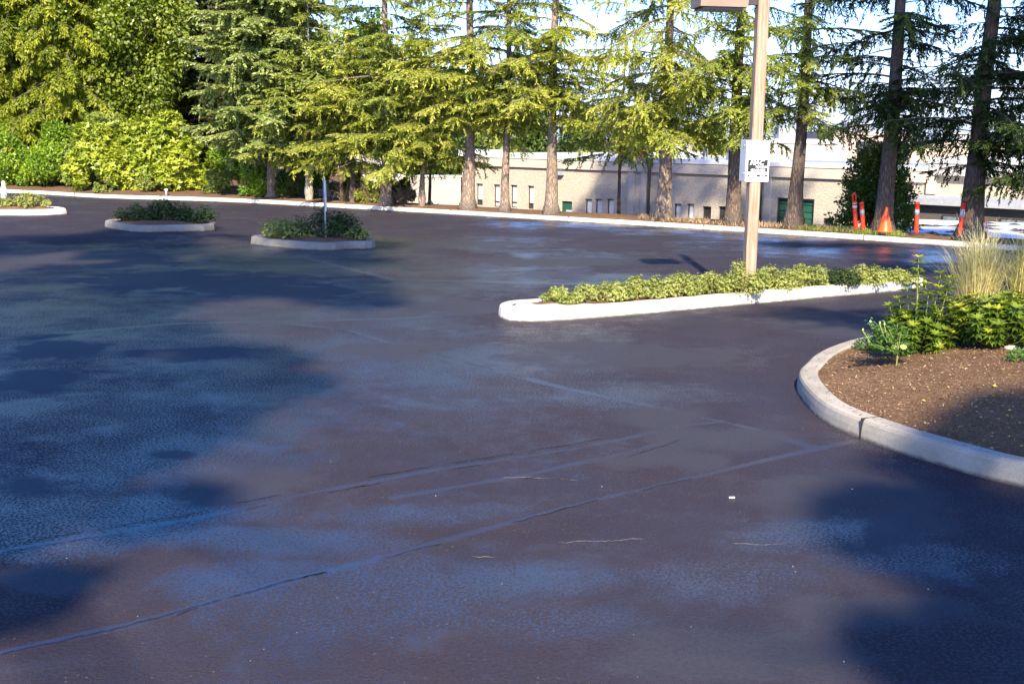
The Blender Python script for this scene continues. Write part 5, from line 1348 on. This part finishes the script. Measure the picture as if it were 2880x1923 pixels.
# dead brushy twigs behind the trunks at left
GT = 'dead brush under the left conifers'
for i, (px, d, lab) in enumerate(((650, .9, 'dead twiggy brush right of the flared spruce trunk'), (790, .8, 'dead brush left of the thin dark trunk'), (850, .7, 'dead brush left of the broad trunk'), (925, 1.0, 'dead drooping brush right of the broad trunk'))):
    rg = random.Random(80 + i); x, y = base_at(px, 465, d); mb = MB()
    for k in range(60):
        a = rg.uniform(0, 6.28); L = rg.uniform(.3, .95); e = Vector((math.cos(a) * L * rg.uniform(.3, .9), math.sin(a) * L * .5, L * rg.uniform(.3, 1.0)))
        mb.tube([(rg.uniform(-.1, .1), 0, 0), e * .5 + Vector((0, 0, .12)), e, e + Vector((rg.uniform(-.1, .1), 0, -.18))], [.010, .007, .004, .002], 4, False)
    o = mb.build('dead_brush', M_twig, None, True); o.location = (x, y, TZ(x, y) - .03); tag(o, lab, 'brush', GT)

# ---------------------------------------------------------------- trees beside and behind the viewpoint that shade the lot
GS = 'tall trees around the lot behind the viewpoint'
def shade_tree(lab, x, y, blobs, n_, seed, tr=.25, top=None, L=.17, W=.12):
    bb = [(b[0] - x, b[1] - y, b[2], b[3], b[3] * .85) for b in blobs]
    return broadleaf('shade_tree', lab, (x, y, 0), max(b[2] for b in blobs) + 1, tr, bb, n_, L, W, M_birch, M_bark, seed, GS, shell=.2, top=top or max(b[2] for b in blobs) * .9)
tanE = math.tan(R(EL))
def cast(sx, sy, y0): return (sx, y0, (sy - y0) * tanE)      # crown point standing at y0 whose shadow lands at (sx, sy)
def mk(specs, jit=.6, seed=0):
    rg = random.Random(seed); out = []
    for (sx, sy, y0, r_) in specs:
        x, y, z = cast(sx, sy, y0); out.append((x, y, z, r_))
    return out
L1 = mk([(-4.2, 18.3, 0, 1.3), (-3.5, 16.2, -1, .9), (-5.8, 16.6, 0, 1.5), (-5.0, 14.2, 0, 1.2), (-3.2, 9.0, -.5, 1.0), (-4.8, 9.6, 0, 1.3), (-3.4, 7.4, -.5, .8), (-4.2, 11.6, -.5, 1.0), (-6.6, 12.2, .5, 1.4), (-2.9, 6.2, -1, .55), (-3.3, 4.9, -1, .5), (-6.5, 20.2, 0, 1.1), (-2.9, 20.8, -.5, .7), (-3.8, 22.2, 0, .8)])
L1 += mk([(*G(a_, b_)[:2], -5, r_) for a_, b_, r_ in ((700, 645, .95), (600, 655, .9), (780, 665, .8), (450, 635, .9), (330, 625, .9), (840, 690, .5), (520, 815, .45), (600, 825, .4), (660, 882, .35), (560, 900, .4), (480, 940, .45), (400, 985, .45), (330, 1040, .35), (420, 1160, .28), (330, 1180, .3), (110, 1350, .2), (30, 1390, .26), (840, 600, .6), (760, 575, .8), (850, 560, .6))])
L2 = mk([(-7.6, 24.4, 0, 1.2), (-8.6, 21.5, 0, 1.5), (-10, 17.5, 0, 1.5), (-8.2, 15, 0, 1.2), (-7.0, 22.3, 0, 1.0), (-9.5, 20, 1, 1.2)])
shade_tree('tall leafy tree farther left of the viewpoint', -10.5, -1, L2, 16000, 602)
R1_ = mk([(2.5, 6.1, -7, .5), (3.1, 5.7, -7, .6), (2.75, 5.6, -7, .42), (3.4, 6.2, -7, .4), (3.75, 7.0, -7, .42), (4.3, 7.4, -7, .5), (4.0, 8.0, -7, .38), (3.55, 7.55, -7, .3), (5.2, 7.7, -7.5, .7), (2.3, 4.7, -7, .4), (2.0, 4.3, -7, .3), (4.5, 6.0, -7, .7), (3.0, 4.2, -7, .45), (5.9, 8.6, -7.5, .6)])
R1_ += mk([(2.15, 6.25, -7, .32), (2.1, 5.75, -7, .30), (1.7, 4.45, -7, .25)])
R1_ += mk([(G(a_, b_, .3).x, G(a_, b_, .3).y + .42, -7, r_) for a_, b_, r_ in ((2275, 945, .2), (2335, 930, .24), (2220, 980, .18), (2285, 975, .24), (2345, 965, .3), (2150, 1005, .15), (2240, 1010, .2))])
R2_ = mk([(3.6, 13.9, 2.5, .45), (4.3, 13.3, 2.5, .45), (7.2, 19.5, 5, 1.1), (8.6, 21.5, 6, 1.3), (7.0, 22.4, 5.5, 1.0), (5.6, 23.3, 5.5, .6), (9.5, 18.5, 6, 1.4), (10.6, 24.5, 6, 1.3), (9.6, 28, 6, 1.3), (8.0, 29.5, 6, 1.1), (10.5, 31, 6, 1.3), (11.5, 28, 6, 1.4), (12, 24, 6, 1.4), (7.0, 27, 6, .8), (8.6, 32, 6, 1.1), (13, 32, 6, 1.4), (6.6, 30.3, 6, .7), (7.6, 26.8, 6, 1.0), (9.2, 26.6, 6, 1.1), (8.8, 30.8, 6, 1.2), (9.9, 29.6, 6, 1.1), (10.8, 26.8, 6, 1.2), (7.4, 31.8, 6, .9), (9.6, 33.4, 6, 1.2), (11.6, 33, 6, 1.2), (10.2, 21.5, 6, 1.2), (7.8, 17.6, 5, .9)])
shade_tree('tallest tree right of the viewpoint, in the big planter', 9.8, 5.0, R2_, 60000, 604, .3)
shade_tree('leafy tree standing left of the viewpoint whose crown shades the left lot', -6.2, -.5, L1, 70000, 601)
shade_tree('leafy tree right of the viewpoint shading the planter corner', 5.6, -7.2, R1_, 80000, 603, .16)
